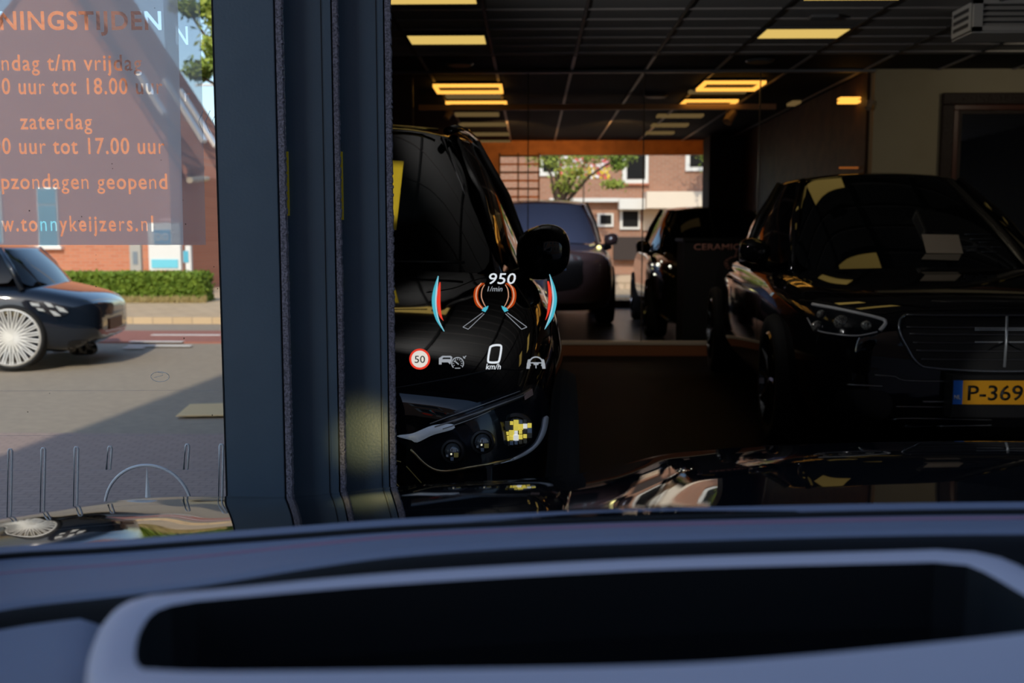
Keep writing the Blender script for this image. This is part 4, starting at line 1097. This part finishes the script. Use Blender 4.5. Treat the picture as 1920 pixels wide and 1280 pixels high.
hl_ = decal('headlight', BL, bezsmooth([(55, 566), (95, 566), (130, 582), (112, 594), (78, 584)], 24), M['darkchrome'], lc, .008, 8)
for poly in ([(56, 567), (72, 569), (75, 574), (60, 573)], [(82, 566), (95, 569), (102, 576), (90, 575)], [(68, 577), (80, 579), (85, 584), (72, 582)], [(103, 573), (118, 577), (128, 586), (112, 584)], [(92, 581), (104, 584), (115, 592), (102, 592)]):
    o = decal('lamp_segment', BL, poly, LG, lc, .014, 8)
    if o and hl_: o.parent = hl_
MB().box((-.26, -.012, .33), (.26, 0, .44)).build('number_plate', mat('brown plate', (.28, .13, .07), .5), lc)
decal('front_intake', BL, bezsmooth([(130, 640), (175, 640), (180, 662), (135, 664)], 20), M['blackplastic'], lc, .004, 10)

# ================================================================== SLIDING DOOR STACK
def leafx(px, Y): return P(px, 460, Y).x
ZB0, ZT0 = .10, 2.45
leaves = [(412, 523, 1.98, 'front'), (540, 627, 2.03, 'middle'), (641, 723, 2.08, 'rear')]
labels = ['blue-grey aluminium sliding door leaf at the left of the stack, frosted film on its glass',
          'blue-grey aluminium sliding door leaf between the other two of the stack',
          'blue-grey aluminium sliding door leaf next to the black SUV, with a yellowish sheen']
film_par = None
for k, (a, b, Y, nm) in enumerate(leaves):
    x0, x1 = leafx(a, Y), leafx(b, Y)
    e = empty('sliding_door', (x0, Y, ZB0), 0, labels[k], 'door', 'stacked sliding door leaves')
    w_ = x1-x0
    lean = 0.0
    MB().box((0, 0, 0), (w_, .040, ZT0-ZB0)).build('stile', M['alu'], e, bevel=.0015)
    if k > 0:
        gx = (leafx([0, 609, 710][k], Y)-x0)
        MB().box((gx, -.0012, 0), (gx+.0016, .001, ZT0-ZB0)).build('groove', M['aludark'], e)
        MB().box((gx+.006, -.0035, .0), (w_+.001, .0, ZT0-ZB0)).build('edge_profile', M['alu'], e, bevel=.0008)
    # seal holder and brush
    bw = [.012, .010, .012][k]
    MB().box((w_, .008, 0), (w_+.006, .030, ZT0-ZB0)).build('brush_holder', M['aludark'], e)
    rows = []
    rnd = random.Random(20+k)
    m_ = MB(); nseg = 420
    xa = w_+.004; xb = w_+.004+bw
    for j in range(nseg):
        z = .5 + (1.35)*j/nseg if False else (ZT0-ZB0)*j/nseg
        dz = (ZT0-ZB0)/nseg
        jx = rnd.uniform(-.0012, .0012); jy = rnd.uniform(-.001, .001)
        m_.add([(xa, -.002, z), (xb+jx, -.004+jy, z+.002), (xb+jx, -.004+jy, z+dz+.002), (xa, -.002, z+dz), (xa, .010, z), (xb+jx, .012, z+.002), (xb+jx, .012, z+dz+.002), (xa, .010, z+dz)],
               [(0, 1, 2, 3), (4, 7, 6, 5), (0, 3, 7, 4), (1, 5, 6, 2), (0, 4, 5, 1), (3, 2, 6, 7)])
    m_.build('brush_seal', M['brush'], e)
    if k == 0:
        xl = leafx(-260, Y)-x0
        MB().box((xl-.12, 0, 0), (xl, .04, ZT0-ZB0)).build('stile', M['alu'], e, bevel=.0015)
        MB().box((xl, 0, 0), (0, .04, .12)).build('bottom_rail', M['alu'], e)
        MB().box((xl, 0, ZT0-ZB0-.1), (0, .04, ZT0-ZB0)).build('top_rail', M['alu'], e)
        MB().box((-.0025, -.001, 0), (0, .039, ZT0-ZB0)).build('glazing_gasket', M['rubber'], e)
        pane = MB().box((xl, .016, .12), (-.0025, .024, ZT0-ZB0-.1)).build('glass_pane', M['clear'], e)
        front_leaf = e

YR = mat('yellow tape', (.95, .68, .03), .5)  # yellow strips imitating ceiling panel reflections on the door edges
for k, (a, b, segs) in enumerate(((530, 539, ((284, 404), (518, 534), (641, 672))), (635, 641, ((284, 412), (518, 544), (646, 667))))):
    le = [o for o in bpy.data.objects if o.name.startswith('sliding_door') and o.type == 'EMPTY'][k+1]
    Y = leaves[k+1][2]-.004
    for y0, y1 in segs:
        p0, p1 = P(a, y1, Y), P(b+1, y0, Y)
        MB().box(p0-Vector(le.location), p1-Vector(le.location)+Vector((0, .003, 0))).build('yellow_marker', YR, le)
# frosted film with cut-out lettering
def glyphs(body, bold):
    c = text_curve(body, 1.0); c.space_character = 1.24 if body.startswith('www') else 1.12
    o = bpy.data.objects.new('t', c); COL.objects.link(o)
    bpy.context.view_layer.objects.active = o
    for q in bpy.context.selected_objects: q.select_set(False)
    o.select_set(True); bpy.context.view_layer.update()
    bpy.ops.object.convert(target='CURVE')
    o = bpy.context.view_layer.objects.active
    res = []
    for s in o.data.splines:
        if s.type == 'BEZIER':
            bp = s.bezier_points; n = len(bp); pts = []
            for i in range(n):
                p, q = bp[i], bp[(i+1) % n]
                seg = geometry.interpolate_bezier(p.co, p.handle_right, q.handle_left, q.co, 5)
                d_ = (q.co-p.co)
                straight = d_.length > 1e-6 and all(((x-p.co).cross(d_)).length/d_.length < 2e-4 for x in seg)
                pts += [seg[0].copy()] if straight else [x.copy() for x in seg[:-1]]
            res.append(pts)
        else: res.append([Vector(q.co[:3]) for q in s.points])
    bpy.data.objects.remove(o)
    for a_ in [q for q in res if len(q) == 6]:      # the letter k comes as two touching outlines: join them
        xl = min(p.x for p in a_)
        for b_ in res:
            if len(b_) == 4 and abs(max(p.x for p in b_)-(xl-.004)) < .003 and max(p.y for p in b_) > .6:
                ox = xl-.155
                pts = [(0.062, 0), (0.151, 0), (0.151, .205), (0.175, .205), (0.38, 0), (0.5, 0), (0.268, .229), (0.46, .449), (0.354, .449), (0.175, .250), (0.151, .250), (0.151, .682), (0.062, .682)]
                b_[:] = [Vector((x+ox, y, 0)) for x, y in pts]; a_[:] = []
                break
    res = [q for q in res if q]
    def area(q): return sum(q[i].x*q[(i+1) % len(q)].y - q[(i+1) % len(q)].x*q[i].y for i in range(len(q)))/2
    sg_ = 1 if area(max(res, key=lambda q: abs(area(q)))) > 0 else -1
    def crosses(q):
        n = len(q)
        for i in range(n):
            a, b = q[i], q[(i+1) % n]
            for j in range(i+2, n):
                if i == 0 and j == n-1: continue
                if geometry.intersect_line_line_2d(a.xy, b.xy, q[j].xy, q[(j+1) % n].xy) is not None: return True
        return False
    for qi, q in enumerate(res):
        q = [p for i, p in enumerate(q) if (p-q[i-1]).length > 1e-3]
        for bb_ in (bold, bold*.6, bold*.3, 0):
            new = []
            for i, p in enumerate(q):
                a0 = (p-q[i-1]).normalized(); a1 = (q[(i+1) % len(q)]-p).normalized()
                n0 = Vector((a0.y, -a0.x, 0))*sg_; n1 = Vector((a1.y, -a1.x, 0))*sg_
                new.append(p + (n0+n1)*(bb_/max(.6, 1+n0.dot(n1))))
            if not crosses(new): break
        res[qi] = new
    return res
def film(name, x0, x1, y0, y1, Y, lines, m, par, shift=0):
    """sheet with letters cut out, filled strip by strip"""
    zb_, zt_2 = P(x1+6, y1, Y).z, P(x1-8, y0, Y).z
    xl_ = P(x0, y1, Y).x
    def xr(z): return lerp(P(x1+6, y1, Y).x, P(x1-8, y0, Y).x, (z-zb_)/(zt_2-zb_))
    cuts = [zb_]
    ordered = sorted(lines, key=lambda q: -q[3])
    groups = []
    for q in ordered:      # lines which stand close share a strip
        if groups and groups[-1][-1][3]-q[3] < 50: groups[-1].append(q)
        else: groups.append([q])
    for a_, b_ in zip(groups, groups[1:]):
        cuts.append(P(170, (a_[-1][3]-a_[-1][4]*1.15 + b_[0][3]+b_[0][4]*.4)/2, Y).z)
    cuts.append(zt_2)
    out = MB()
    for (z0_, z1_), grp in zip(zip(cuts, cuts[1:]), groups):
        cu = bpy.data.curves.new(name, 'CURVE'); cu.dimensions = '2D'; cu.fill_mode = 'BOTH'
        def poly(pts):
            s = cu.splines.new('POLY'); s.points.add(len(pts)-1)
            for q, p in zip(s.points, pts): q.co = (p[0], p[1], 0, 1)
            s.use_cyclic_u = True
        poly([(xl_, z0_), (xr(z0_), z0_), (xr(z1_), z1_), (xl_, z1_)])
        for body, lx, rx, base, cap, bold in grp:
            res = glyphs(body, bold)
            xs_ = [p.x for r_ in res for p in r_]; lo, hi = min(xs_), max(xs_)
            A = P(lx, base, Y); B = P(rx, base, Y); T = P(lx, base-cap, Y)
            for r_ in res:
                q = [(A.x+(p.x-lo)/(hi-lo)*(B.x-A.x), A.z+(B.z-A.z)*(p.x-lo)/(hi-lo)+p.y*(T.z-A.z)/.73) for p in r_]
                if all(xl_+.002 < x < xr(z)-.0008 and z0_ < z < z1_ for x, z in q): poly(q)
        o = bpy.data.objects.new(name, cu); COL.objects.link(o)
        me = evaluated(o); bpy.data.objects.remove(o)
        out.add([Vector((v.co.x, Y, v.co.y)) - Vector(par.location) for v in me.vertices], [tuple(p.vertices) for p in me.polygons])
    return out.build(name, m, par)
LINES = [('OPENINGSTIJDEN', -92, 303, 55, 35, .026), ('maandag t/m vrijdag', -62, 266, 132, 31, .016), ('09.00 uur tot 18.00 uur', -62, 305, 176, 31, .016),
         ('zaterdag', 38, 173, 242, 31, .016), ('09.00 uur tot 17.00 uur', -62, 309, 288, 31, .016), ('koopzondagen geopend', -58, 314, 354, 30, .016), ('www.tonnykeijzers.nl', -48, 288, 433, 30, .020)]
bpy.context.view_layer.update()
fo = film('frosted_film', -240, 338, -130, 459, GY+.014, LINES, M['film'], front_leaf); fo['label'] = 'frosted sheet with opening hours cut out in letters'
LINES2 = [('N', 330, 353, 83, 35, .02), ('r', 346, 358, 190, 26, .015)]
M2 = M['film2']
f2 = film('second_film', 322, 380, -130, 459, GY+.045, LINES2, M2, front_leaf); f2['label'] = 'narrow darker strip of a second frosted sheet'
for k in range(3):
    x = 372 + k*13
    ch = [P(x+9, 207, GY+.013), P(x, 228, GY+.013), P(x+9, 249, GY+.013)]
    MB().tube([p-Vector(front_leaf.location) for p in ch], .0005, 4).build('chevron_mark', mat('blue line', (.25, .42, .62), .5), front_leaf)
    ch = [P(x+5, 207, GY+.013), P(x-4, 228, GY+.013), P(x+5, 249, GY+.013)]
# fine horizontal scratches and specks on the pane
for yy in (732, 816, 881):
    MB().tube([P(-80, yy+1, GY+.014)-Vector(front_leaf.location), P(409, yy-1, GY+.014)-Vector(front_leaf.location)], .00022, 4).build('fine_line', mat('pale hairline', (.45, .40, .40), .4), front_leaf)
m_ = MB(); rnd = random.Random(3)
for (x, y) in ((115, 131), (210, 307), (211, 316), (153, 406), (148, 414), (180, 478), (180, 486), (180, 537), (290, 15), (302, 300), (55, 395), (343, 375), (348, 420), (401, 500), (408, 541), (93, 737), (52, 772), (345, 634), (300, 540), (12, 590), (398, 778)):
    p = P(x, y, GY+.013)-Vector(front_leaf.location); s = rnd.uniform(.0008, .0018)
    m_.add([p+Vector((-s, 0, 0)), p+Vector((0, 0, -s)), p+Vector((s, 0, 0)), p+Vector((0, 0, s))], [(0, 1, 2, 3)])
o = m_.build('dirt_specks', mat('dirt', (.02, .02, .02), .9), front_leaf); o['kind'] = 'stuff'

# ================================================================== OWN CAR
own = empty('own_car', (.40, .6, 0), 0, 'dark car we sit in, its dashboard and glossy bonnet in front of us', 'car')
bpy.context.view_layer.update()
def ol(p): return Vector(p) - Vector(own.location)
# bonnet
sil = [(-300, 1010), (0, 968), (200, 938), (400, 933), (520, 934), (640, 924), (740, 914), (900, 904), (1050, 895), (1130, 882), (1200, 864), (1245, 853), (1320, 845), (1420, 838), (1500, 834), (1700, 829), (1920, 828), (2300, 834), (2600, 850)]
back = [(-300, 1090), (0, 1050), (400, 1012), (740, 985), (1010, 965), (1200, 957), (1500, 953), (1920, 950), (2300, 955), (2600, 965)]
def prof(px):
    """height profile at a column: list of (Y, z)"""
    ys_ = sinterp(sil, px); yb_ = sinterp(back, px)
    return P(px, ys_, 1.62), P(px, yb_, 1.0)
rows = []
cols_ = list(range(-300, 2601, 25))
for Yk in range(17):
    t = Yk/16
    row = []
    for px in cols_:
        f_, b_ = prof(px)
        # convert to a common x for this ray plan: keep x of the ray at 1.35 m so that the panel is straight
        x = (px-996)/F*1.35
        # evaluate silhouettes at the columns which pass through this x at both depths
        pf = 996 + x*F/1.62; pb = 996 + x*F/1.0
        zf = P(pf, sinterp(sil, pf), 1.62).z; zb_ = P(pb, sinterp(back, pb), 1.0).z
        Yc = lerp(.96, 1.62, t)
        tt = (Yc-1.0)/.62
        z = lerp(zb_, zf, tt) + .010*math.sin(math.pi*max(0, min(1, tt)))
        row.append(ol((x, Yc, z)))
    rows.append(row)
last = rows[-1]
for dy, dz in ((.04, -.006), (.09, -.022), (.14, -.055), (.18, -.11), (.20, -.22)):
    rows.append([p+Vector((0, dy, dz)) for p in last])
MB().grid(rows).build('bonnet', M['bonnet'], own, smooth=True, sub=1)
MB().box(ol((-.52, 1.55, .25)), ol((1.32, 1.80, .62))).build('front_bumper', M['paint'], own, bevel=.05)
# lower body sides, floor
MB().box(ol((-.55, .9, .25)), ol((-.50, 1.6, .72))).build('front_wing', M['paint'], own, bevel=.02)
# windscreen, roof, pillars, doors
ws = [(-.62, 1.03, .94), (1.42, 1.03, .96), (1.18, .22, 1.50), (-.40, .22, 1.50)]
MB().plate([ol(p) for p in ws], (0, .003, .004)).build('windscreen', M['windscreen'], own)
MB().box(ol((-.42, -2.2, 1.50)), ol((1.20, .24, 1.53))).build('roof', M['blackplastic'], own)
MB().box(ol((-.66, -2.2, .25)), ol((-.60, .95, .98))).build('door_panel', M['paint'], own)
MB().box(ol((1.40, -2.2, .25)), ol((1.46, .95, .98))).build('door_panel', M['paint'], own)
MB().box(ol((-.6, -2.25, .25)), ol((1.4, -2.15, 1.52))).build('tailgate', M['blackplastic'], own)
MB().box(ol((-.6, -2.2, .22)), ol((1.4, 1.6, .26))).build('floor_pan', M['blackplastic'], own)
for s0, s1 in (((-.63, 1.0, .95), (-.42, .24, 1.5)), ((1.43, 1.0, .95), (1.2, .24, 1.5)), ((-.63, -.6, .95), (-.42, -.6, 1.5)), ((1.43, -.6, .95), (1.2, -.6, 1.5))):
    MB().tube([ol(s0), ol(s1)], .04, 8).build('roof_pillar', M['blackplastic'], own, smooth=True)
wheelm = M['darkchrome']
for sx, sgn in ((-.50, -1), (1.30, 1)):
    for wy_ in (1.25, -1.6): wheel(own, ol((sx, wy_, .36)), .36, .22, sgn, wheelm)

# dashboard
M['dash'] = mat('dash soft trim', (.26, .28, .37), .62, bump=.15, bscale=500)
M['dashdark'] = mat('dash well', (.008, .010, .014), .7)
M['dashpale'] = mat('bezel trim', (.74, .67, .74), .55)
M['pink'] = mat('dusky pink trim', (.45, .22, .30), .6)
Bt = [(-200, 1070), (0, 1045), (200, 1033), (370, 1020), (560, 1006), (740, 993), (1000, 981), (1200, 974), (1700, 963), (2080, 960), (2300, 960)]
Ht = [(-200, 1180), (0, 1130), (200, 1108), (370, 1088), (560, 1056), (740, 1030), (1000, 1012), (1200, 1004), (1700, 992), (2080, 990), (2300, 990)]
Dt = [(-200, 1230), (0, 1178), (200, 1150), (370, 1126), (560, 1098), (740, 1076), (1000, 1057), (1200, 1047), (1700, 1030), (2080, 1026), (2300, 1026)]
pc = list(range(-200, 3701, 50))
def rowpx(tab, off, Y): return [ol(P(px, sinterp(tab, px)+off, Y)) for px in pc]
MB().grid([rowpx(Bt, -20, 1.0), rowpx(Bt, -10, .985), rowpx(Bt, -5, .97), rowpx(Bt, 4, .965)]).build('windscreen_ledge', M['dash'], own, smooth=True)
MB().tube([ol(P(px, sinterp(Bt, px), .955)) for px in pc], .0042, 8).build('windscreen_seal', M['rubber'], own, smooth=True)
def mix(t, off=0): return [ol(P(px, lerp(sinterp(Bt, px)+4, sinterp(Ht, px), t)+off, lerp(.95, .81, t))) for px in pc]
rows = [mix(0), mix(.15), mix(.3), mix(.5), mix(.75), mix(.95), mix(1.0)]
def mix2(t, Yv): return [ol(P(px, lerp(sinterp(Ht, px), sinterp(Dt, px), t), Yv)) for px in pc]
rows += [mix2(.10, .807), mix2(.30, .802)]
MB().grid([mix2(.30, .802), mix2(.40, .800), mix2(.8, .797), mix2(1.3, .795), mix2(2.2, .79)]).build('dashboard_groove', M['dashdark'], own, smooth=True, sub=1)  # face below the ridge, its shade put into a dark colour
MB().grid(rows).build('dashboard_top', M['dash'], own, smooth=True, sub=1)
MB().tube([ol(P(px, lerp(sinterp(Bt, px), sinterp(Ht, px), .38), .905)) for px in pc], .0022, 6).build('trim_line', M['pink'], own, smooth=True)  # thin pink tube along the dash top
# instrument opening : frame panel, bezel ring, deep well
def Yr(row): return lerp(.72, .46, max(-.1, min(1.3, (row-1040)/260)))
N_ = 96
outer = [(158, 1330), (160, 1270), (168, 1215), (195, 1155), (240, 1122), (300, 1111), (400, 1103), (740, 1071), (1200, 1045), (1700, 1029), (1800, 1028), (1880, 1042), (1950, 1075), (2040, 1130), (2120, 1230), (2120, 1330), (1900, 1420), (1100, 1440), (300, 1420), (175, 1380)]
inner = [(258, 1245), (253, 1222), (262, 1180), (292, 1142), (350, 1126), (450, 1116), (740, 1092), (1200, 1066), (1700, 1052), (1775, 1052), (1830, 1062), (1920, 1112), (1985, 1150), (1985, 1172), (1920, 1184), (1500, 1226), (1200, 1244), (700, 1253), (330, 1256), (275, 1254)]
def resamp(pts): 
    c = bezsmooth(pts, 400)
    # by angle around the centre line for matching rings
    cx, cy = 1100, 1190
    ang = [(math.atan2((y-cy)*5, x-cx), x, y) for x, y in c]
    ang.sort()
    out = []
    for k in range(N_):
        th = -math.pi + 2*math.pi*(k+.5)/N_
        best = None
        for i in range(len(ang)):
            a0 = ang[i]; a1 = ang[(i+1) % len(ang)]
            d0 = a0[0]; d1 = a1[0] + (2*math.pi if i == len(ang)-1 else 0)
            t_ = th if th >= ang[0][0] else th + 2*math.pi
            if d0 <= t_ <= d1:
                q = (t_-d0)/max(1e-9, d1-d0); best = (lerp(a0[1], a1[1], q), lerp(a0[2], a1[2], q)); break
        out.append(best or (ang[0][1], ang[0][2]))
    return out
Ro, Ri = resamp(outer), resamp(inner)
def ring3(pts, dy=0, dz=0, base=Yr): return [ol(P(x, y, base(y)) + Vector((0, dy, dz))) for x, y in pts]
mid_ = [(lerp(a[0], b[0], .5), lerp(a[1], b[1], .5)) for a, b in zip(Ro, Ri)]
q1 = [(lerp(a[0], b[0], .12), lerp(a[1], b[1], .12)) for a, b in zip(Ro, Ri)]
q2 = [(lerp(a[0], b[0], .88), lerp(a[1], b[1], .88)) for a, b in zip(Ro, Ri)]
MB().grid([ring3(Ro, .006, -.05), ring3(Ro, .0, -.004), ring3(q1), ring3(mid_), ring3(q2), ring3(Ri, 0, -.001)], closed=True).build('bezel', M['dashpale'], own, smooth=True)
m_ = MB().grid([ring3(Ri, .0, -.001), ring3(Ri, .0, -.05), [p+Vector((0, .01, -.13)) for p in ring3(Ri)]], closed=True)
m_.f.append(tuple(len(m_.v)-N_+j for j in range(N_)))
m_.build('instrument_well', M['dashdark'], own, smooth=False)
# lower-left dash panel
rows = []
for t in range(8):
    row = []
    for px in range(-250, 3701, 50):
        y0 = max(sinterp(Dt, px)+3, 0); y1 = 1420
        y = lerp(y0, y1, t/7)
        p = P(px, y, lerp(.74, .50, t/7)); p.z -= .010 if 150 < px < 2150 else 0
        if 200 < px: p.z -= .15 if px < 2150 else .03
        row.append(ol(p))
    rows.append(row)
MB().grid(rows).build('dashboard_front', M['dash'], own, smooth=True)
MB().box(ol((-.6, .35, .3)), ol((1.4, .9, .78))).build('dashboard_core', M['dashdark'], own)

# own headlights: low beam lamp that lights the door frames
for (x, nm) in ((-.30, 'spot_left'),):
    l = bpy.data.lights.new('headlamp_beam', 'SPOT'); l.energy = 1.5; l.color = (1.0, .80, .30); l.spot_size = R(34); l.spot_blend = .8; l.shadow_soft_size = .03
    lo = bpy.data.objects.new('headlamp_beam', l); COL.objects.link(lo); lo.parent = own
    lo.location = ol((-.335, 1.80, .80)); lo.rotation_euler = (R(97), 0, R(4))

l = bpy.data.lights.new('headlamp_beam', 'SPOT'); l.energy = 58; l.color = (1.0, .95, .85); l.spot_size = R(13); l.spot_blend = .6; l.shadow_soft_size = .02
lo = bpy.data.objects.new('headlamp_beam', l); COL.objects.link(lo); lo.parent = own
lo.location = ol((1.15, 1.86, .70)); lo.rotation_euler = (Vector((2.22, 4.44, .57))-Vector((1.15, 1.86, .70))).to_track_quat('-Z', 'Y').to_euler()

# ================================================================== HEAD-UP DISPLAY
HYD = 1.86
hud = empty('head_up_display', P(925, 700, HYD), 0, 'glowing head-up display with speed, revs and speed limit floating over the bonnet', 'head-up display')
bpy.context.view_layer.update()
HW = emis('display white', (.88, .9, .92), .95); HR = emis('display red', (1.0, .06, .03), .9); HO = emis('display orange', (.9, .10, .01), .5); HC = emis('display cyan', (.10, .62, .75), .8)
HG = emis('display grey', (.62, .64, .68), .62); HCW = emis('display pale cyan', (.55, .85, .95), .8); HCR = emis('display cream', (.95, .85, .74), .9); HK = emis('display black', (.01, .01, .01), .5)
HOL = emis('display light orange', (1.0, .50, .30), .8)
def hl3(x, y, dy=0): return P(x, y, HYD+dy) - Vector(hud.location)
def hpoly(name, pts, m, par=None, dy=0):
    o = MB().plate([hl3(x, y, dy) for x, y in pts], (0, .0006, 0)).build(name, m, par or hud)
    return o
def hline(name, pts, wpx, m, par=None, closed=False, dy=0):
    w3 = wpx/2*HYD/F
    return MB().tube([hl3(x, y, dy) for x, y in pts], w3, 6, closed=closed).build(name, m, par or hud)
def arcband(cx, cy, rx0, ry0, rx1, ry1, t0, t1, n=24, taper=False):
    o, i_ = [], []
    for k in range(n+1):
        t = lerp(t0, t1, k/n); f = math.sin(math.pi*k/n)**.5 if taper else 1
        c, s = math.cos(R(t)), math.sin(R(t))
        o.append((cx+rx1*c, cy-ry1*s)); rx = lerp(rx1, rx0, f); ry = lerp(ry1, ry0, f)
        i_.append((cx+rx*c, cy-ry*s))
    return o, i_
def hband(name, o, i_, m, par=None, dy=0):
    q = MB(); n = len(o)
    rows = [[hl3(x, y, dy) for x, y in o], [hl3(x, y, dy) for x, y in i_]]
    q.grid(rows)
    return q.build(name, m, par or hud, solid=.0006)
def crescent(name, out, inn, m, dy=0):
    n = 30
    o = bezsmooth(out, n, False); i_ = bezsmooth(inn, n, False)
    return hband(name, o, i_, m, dy=dy)
# outer gauge arcs
crescent('power_arc', [(821, 517), (812, 545), (810, 570), (817, 598), (832, 621)], [(822, 517), (818, 545), (817, 570), (822, 598), (833, 621)], HC)
crescent('power_arc_core', [(822, 517), (817, 545), (816, 570), (821, 598), (833, 621)], [(822.5, 517), (820, 545), (818.5, 570), (823, 598), (833.5, 621)], HCW, -.001)
crescent('power_arc_red', [(824, 529), (820, 545), (818, 562), (823, 590), (831, 601)], [(826, 529), (826, 550), (826, 570), (828, 590), (831.5, 601)], HR, .001)
crescent('charge_arc', [(1031, 514), (1041, 540), (1044, 565), (1037, 594), (1022, 617)], [(1030, 514), (1036, 540), (1037, 565), (1031, 594), (1021, 617)], HC)
crescent('charge_arc_core', [(1030.5, 514), (1037, 540), (1038.5, 565), (1032, 594), (1021.5, 617)], [(1030, 514), (1034, 540), (1035.5, 565), (1029.5, 594), (1021, 617)], HCW, -.001)
crescent('charge_arc_red', [(1029, 527), (1034, 545), (1034, 562), (1030, 585), (1023, 600)], [(1026, 527), (1028, 545), (1028, 562), (1026, 585), (1022.5, 600)], HR, .001)
# inner rev arcs
for sgn, nm in ((-1, 'left'), (1, 'right')):
    cx = 928
    def f(pts): return [(cx + sgn*x, y) for x, y in pts]
    o = crescent('rev_arc', f([(24, 530), (37, 540), (40, 556), (35, 572), (22, 581)]), f([(19, 531), (29, 540), (32, 556), (27, 570), (18, 579)]), HO)
    crescent('rev_arc_line', f([(26, 530), (34, 540), (36.5, 555), (33, 568), (24, 579)]), f([(25, 531), (32, 541), (34.5, 555), (31, 567), (23, 578)]), HOL, -.001)
    crescent('rev_arc_edge', f([(20, 533), (25, 543), (26, 556), (22, 568), (17, 576)]), f([(19, 534), (23.5, 543), (24.5, 556), (20.5, 568), (16, 576)]), HOL, -.001)
    hpoly('needle', f([(12, 573), (22, 577), (25, 582), (18, 585), (14, 579)]), HC, dy=-.0015)
    hline('lane_line', f([(23, 586), (60, 613)]), 1.1, HG); hline('lane_line', f([(20, 588), (50, 617)]), 1.1, HG); hline('lane_line', f([(60, 613), (50, 617)]), 1.1, HG)
def htext(name, body, x0, x1, base, cap, m, bold=0, shear=0):
    return text_mesh(name, body, x0, x1, base, cap, HYD, m, hud, bold, shear)
htext('rev_readout', '950', 917, 967, 532, 21, HW, .004, .15)
htext('rev_unit', '1/min', 914, 942, 546, 10, HG, .0, .2)
# the zero as an italic rounded frame
def sh(x, y, k=.16): return (x + (663-y)*k, y)
out = bezsmooth([sh(*p) for p in ((919, 649), (925, 647), (934, 647), (938, 651), (938, 675), (934, 679), (921, 679), (917, 675), (917, 653))], 40)
hline('speed_readout', out, 4.2, HW, closed=True)
htext('speed_unit', 'km/h', 911, 939, 692, 11, HW, .005, .2)
# speed limit sign
disc = [(787 + 19.5*math.cos(2*math.pi*k/48), 673 + 19.5*math.sin(2*math.pi*k/48)) for k in range(48)]
sg = hpoly('speed_limit_sign', disc, HR)
hpoly('sign_face', [(787 + 15.8*math.cos(2*math.pi*k/48), 673 + 15.8*math.sin(2*math.pi*k/48)) for k in range(48)], HCR, sg, -.001)
text_mesh('sign_number', '50', 777.5, 797, 680, 14, HYD-.002, HK, sg, .004)
# car and gauge symbol
ic = hpoly('cruise_control_symbol', [(823, 677), (823, 671), (827, 669), (830, 667), (845, 667), (848, 672), (844, 683), (840, 679), (828, 679), (828, 683), (823, 683)], HG)
hline('car_roof_outline', [(827, 669), (830, 667.5), (845, 667.5), (848, 670)], 1.5, HG, ic)
hpoly('car_window', [(829, 673), (831, 670), (844, 670), (845, 673)], HK, ic, -.001)
hline('gauge_ring', [(858 + 11*math.cos(R(t)), 681 + 11*math.sin(R(t))) for t in range(135, 410, 11)], 2.0, HG, ic)
for t in range(150, 400, 30): hline('gauge_tick', [(858 + 9*math.cos(R(t)), 681 + 9*math.sin(R(t))), (858 + 6.5*math.cos(R(t)), 681 + 6.5*math.sin(R(t)))], 1.2, HG, ic)
hline('gauge_needle', [(852, 676), (860, 683)], 2.2, HG, ic)
hline('gauge_base', [(853, 690), (863, 690)], 1.6, HG, ic)
hline('check_mark', [(869, 671), (874, 667)], 1.6, HG, ic); hline('check_mark', [(868, 668), (872, 672)], 1.6, HG, ic)
# steering wheel with hands
sw = hline('steering_symbol', [(1005 + 12*math.cos(R(t)), 680 + 11*math.sin(R(t))) for t in range(150, 391, 12)], 2.6, HG)
hpoly('wheel_hub', [(999, 679), (1011, 679), (1009, 684), (1001, 684)], HG, sw)
hline('wheel_spoke', [(994, 680), (1016, 680)], 2.2, HG, sw)
hline('wheel_spoke', [(1005, 682), (1005, 690)], 2.2, HG, sw)
hpoly('left_hand', [(990, 674), (994, 673), (995, 681), (993, 691), (987, 691), (988, 682)], HG, sw)
hpoly('right_hand', [(1016, 673), (1020, 674), (1022, 682), (1023, 691), (1017, 691), (1015, 681)], HG, sw)
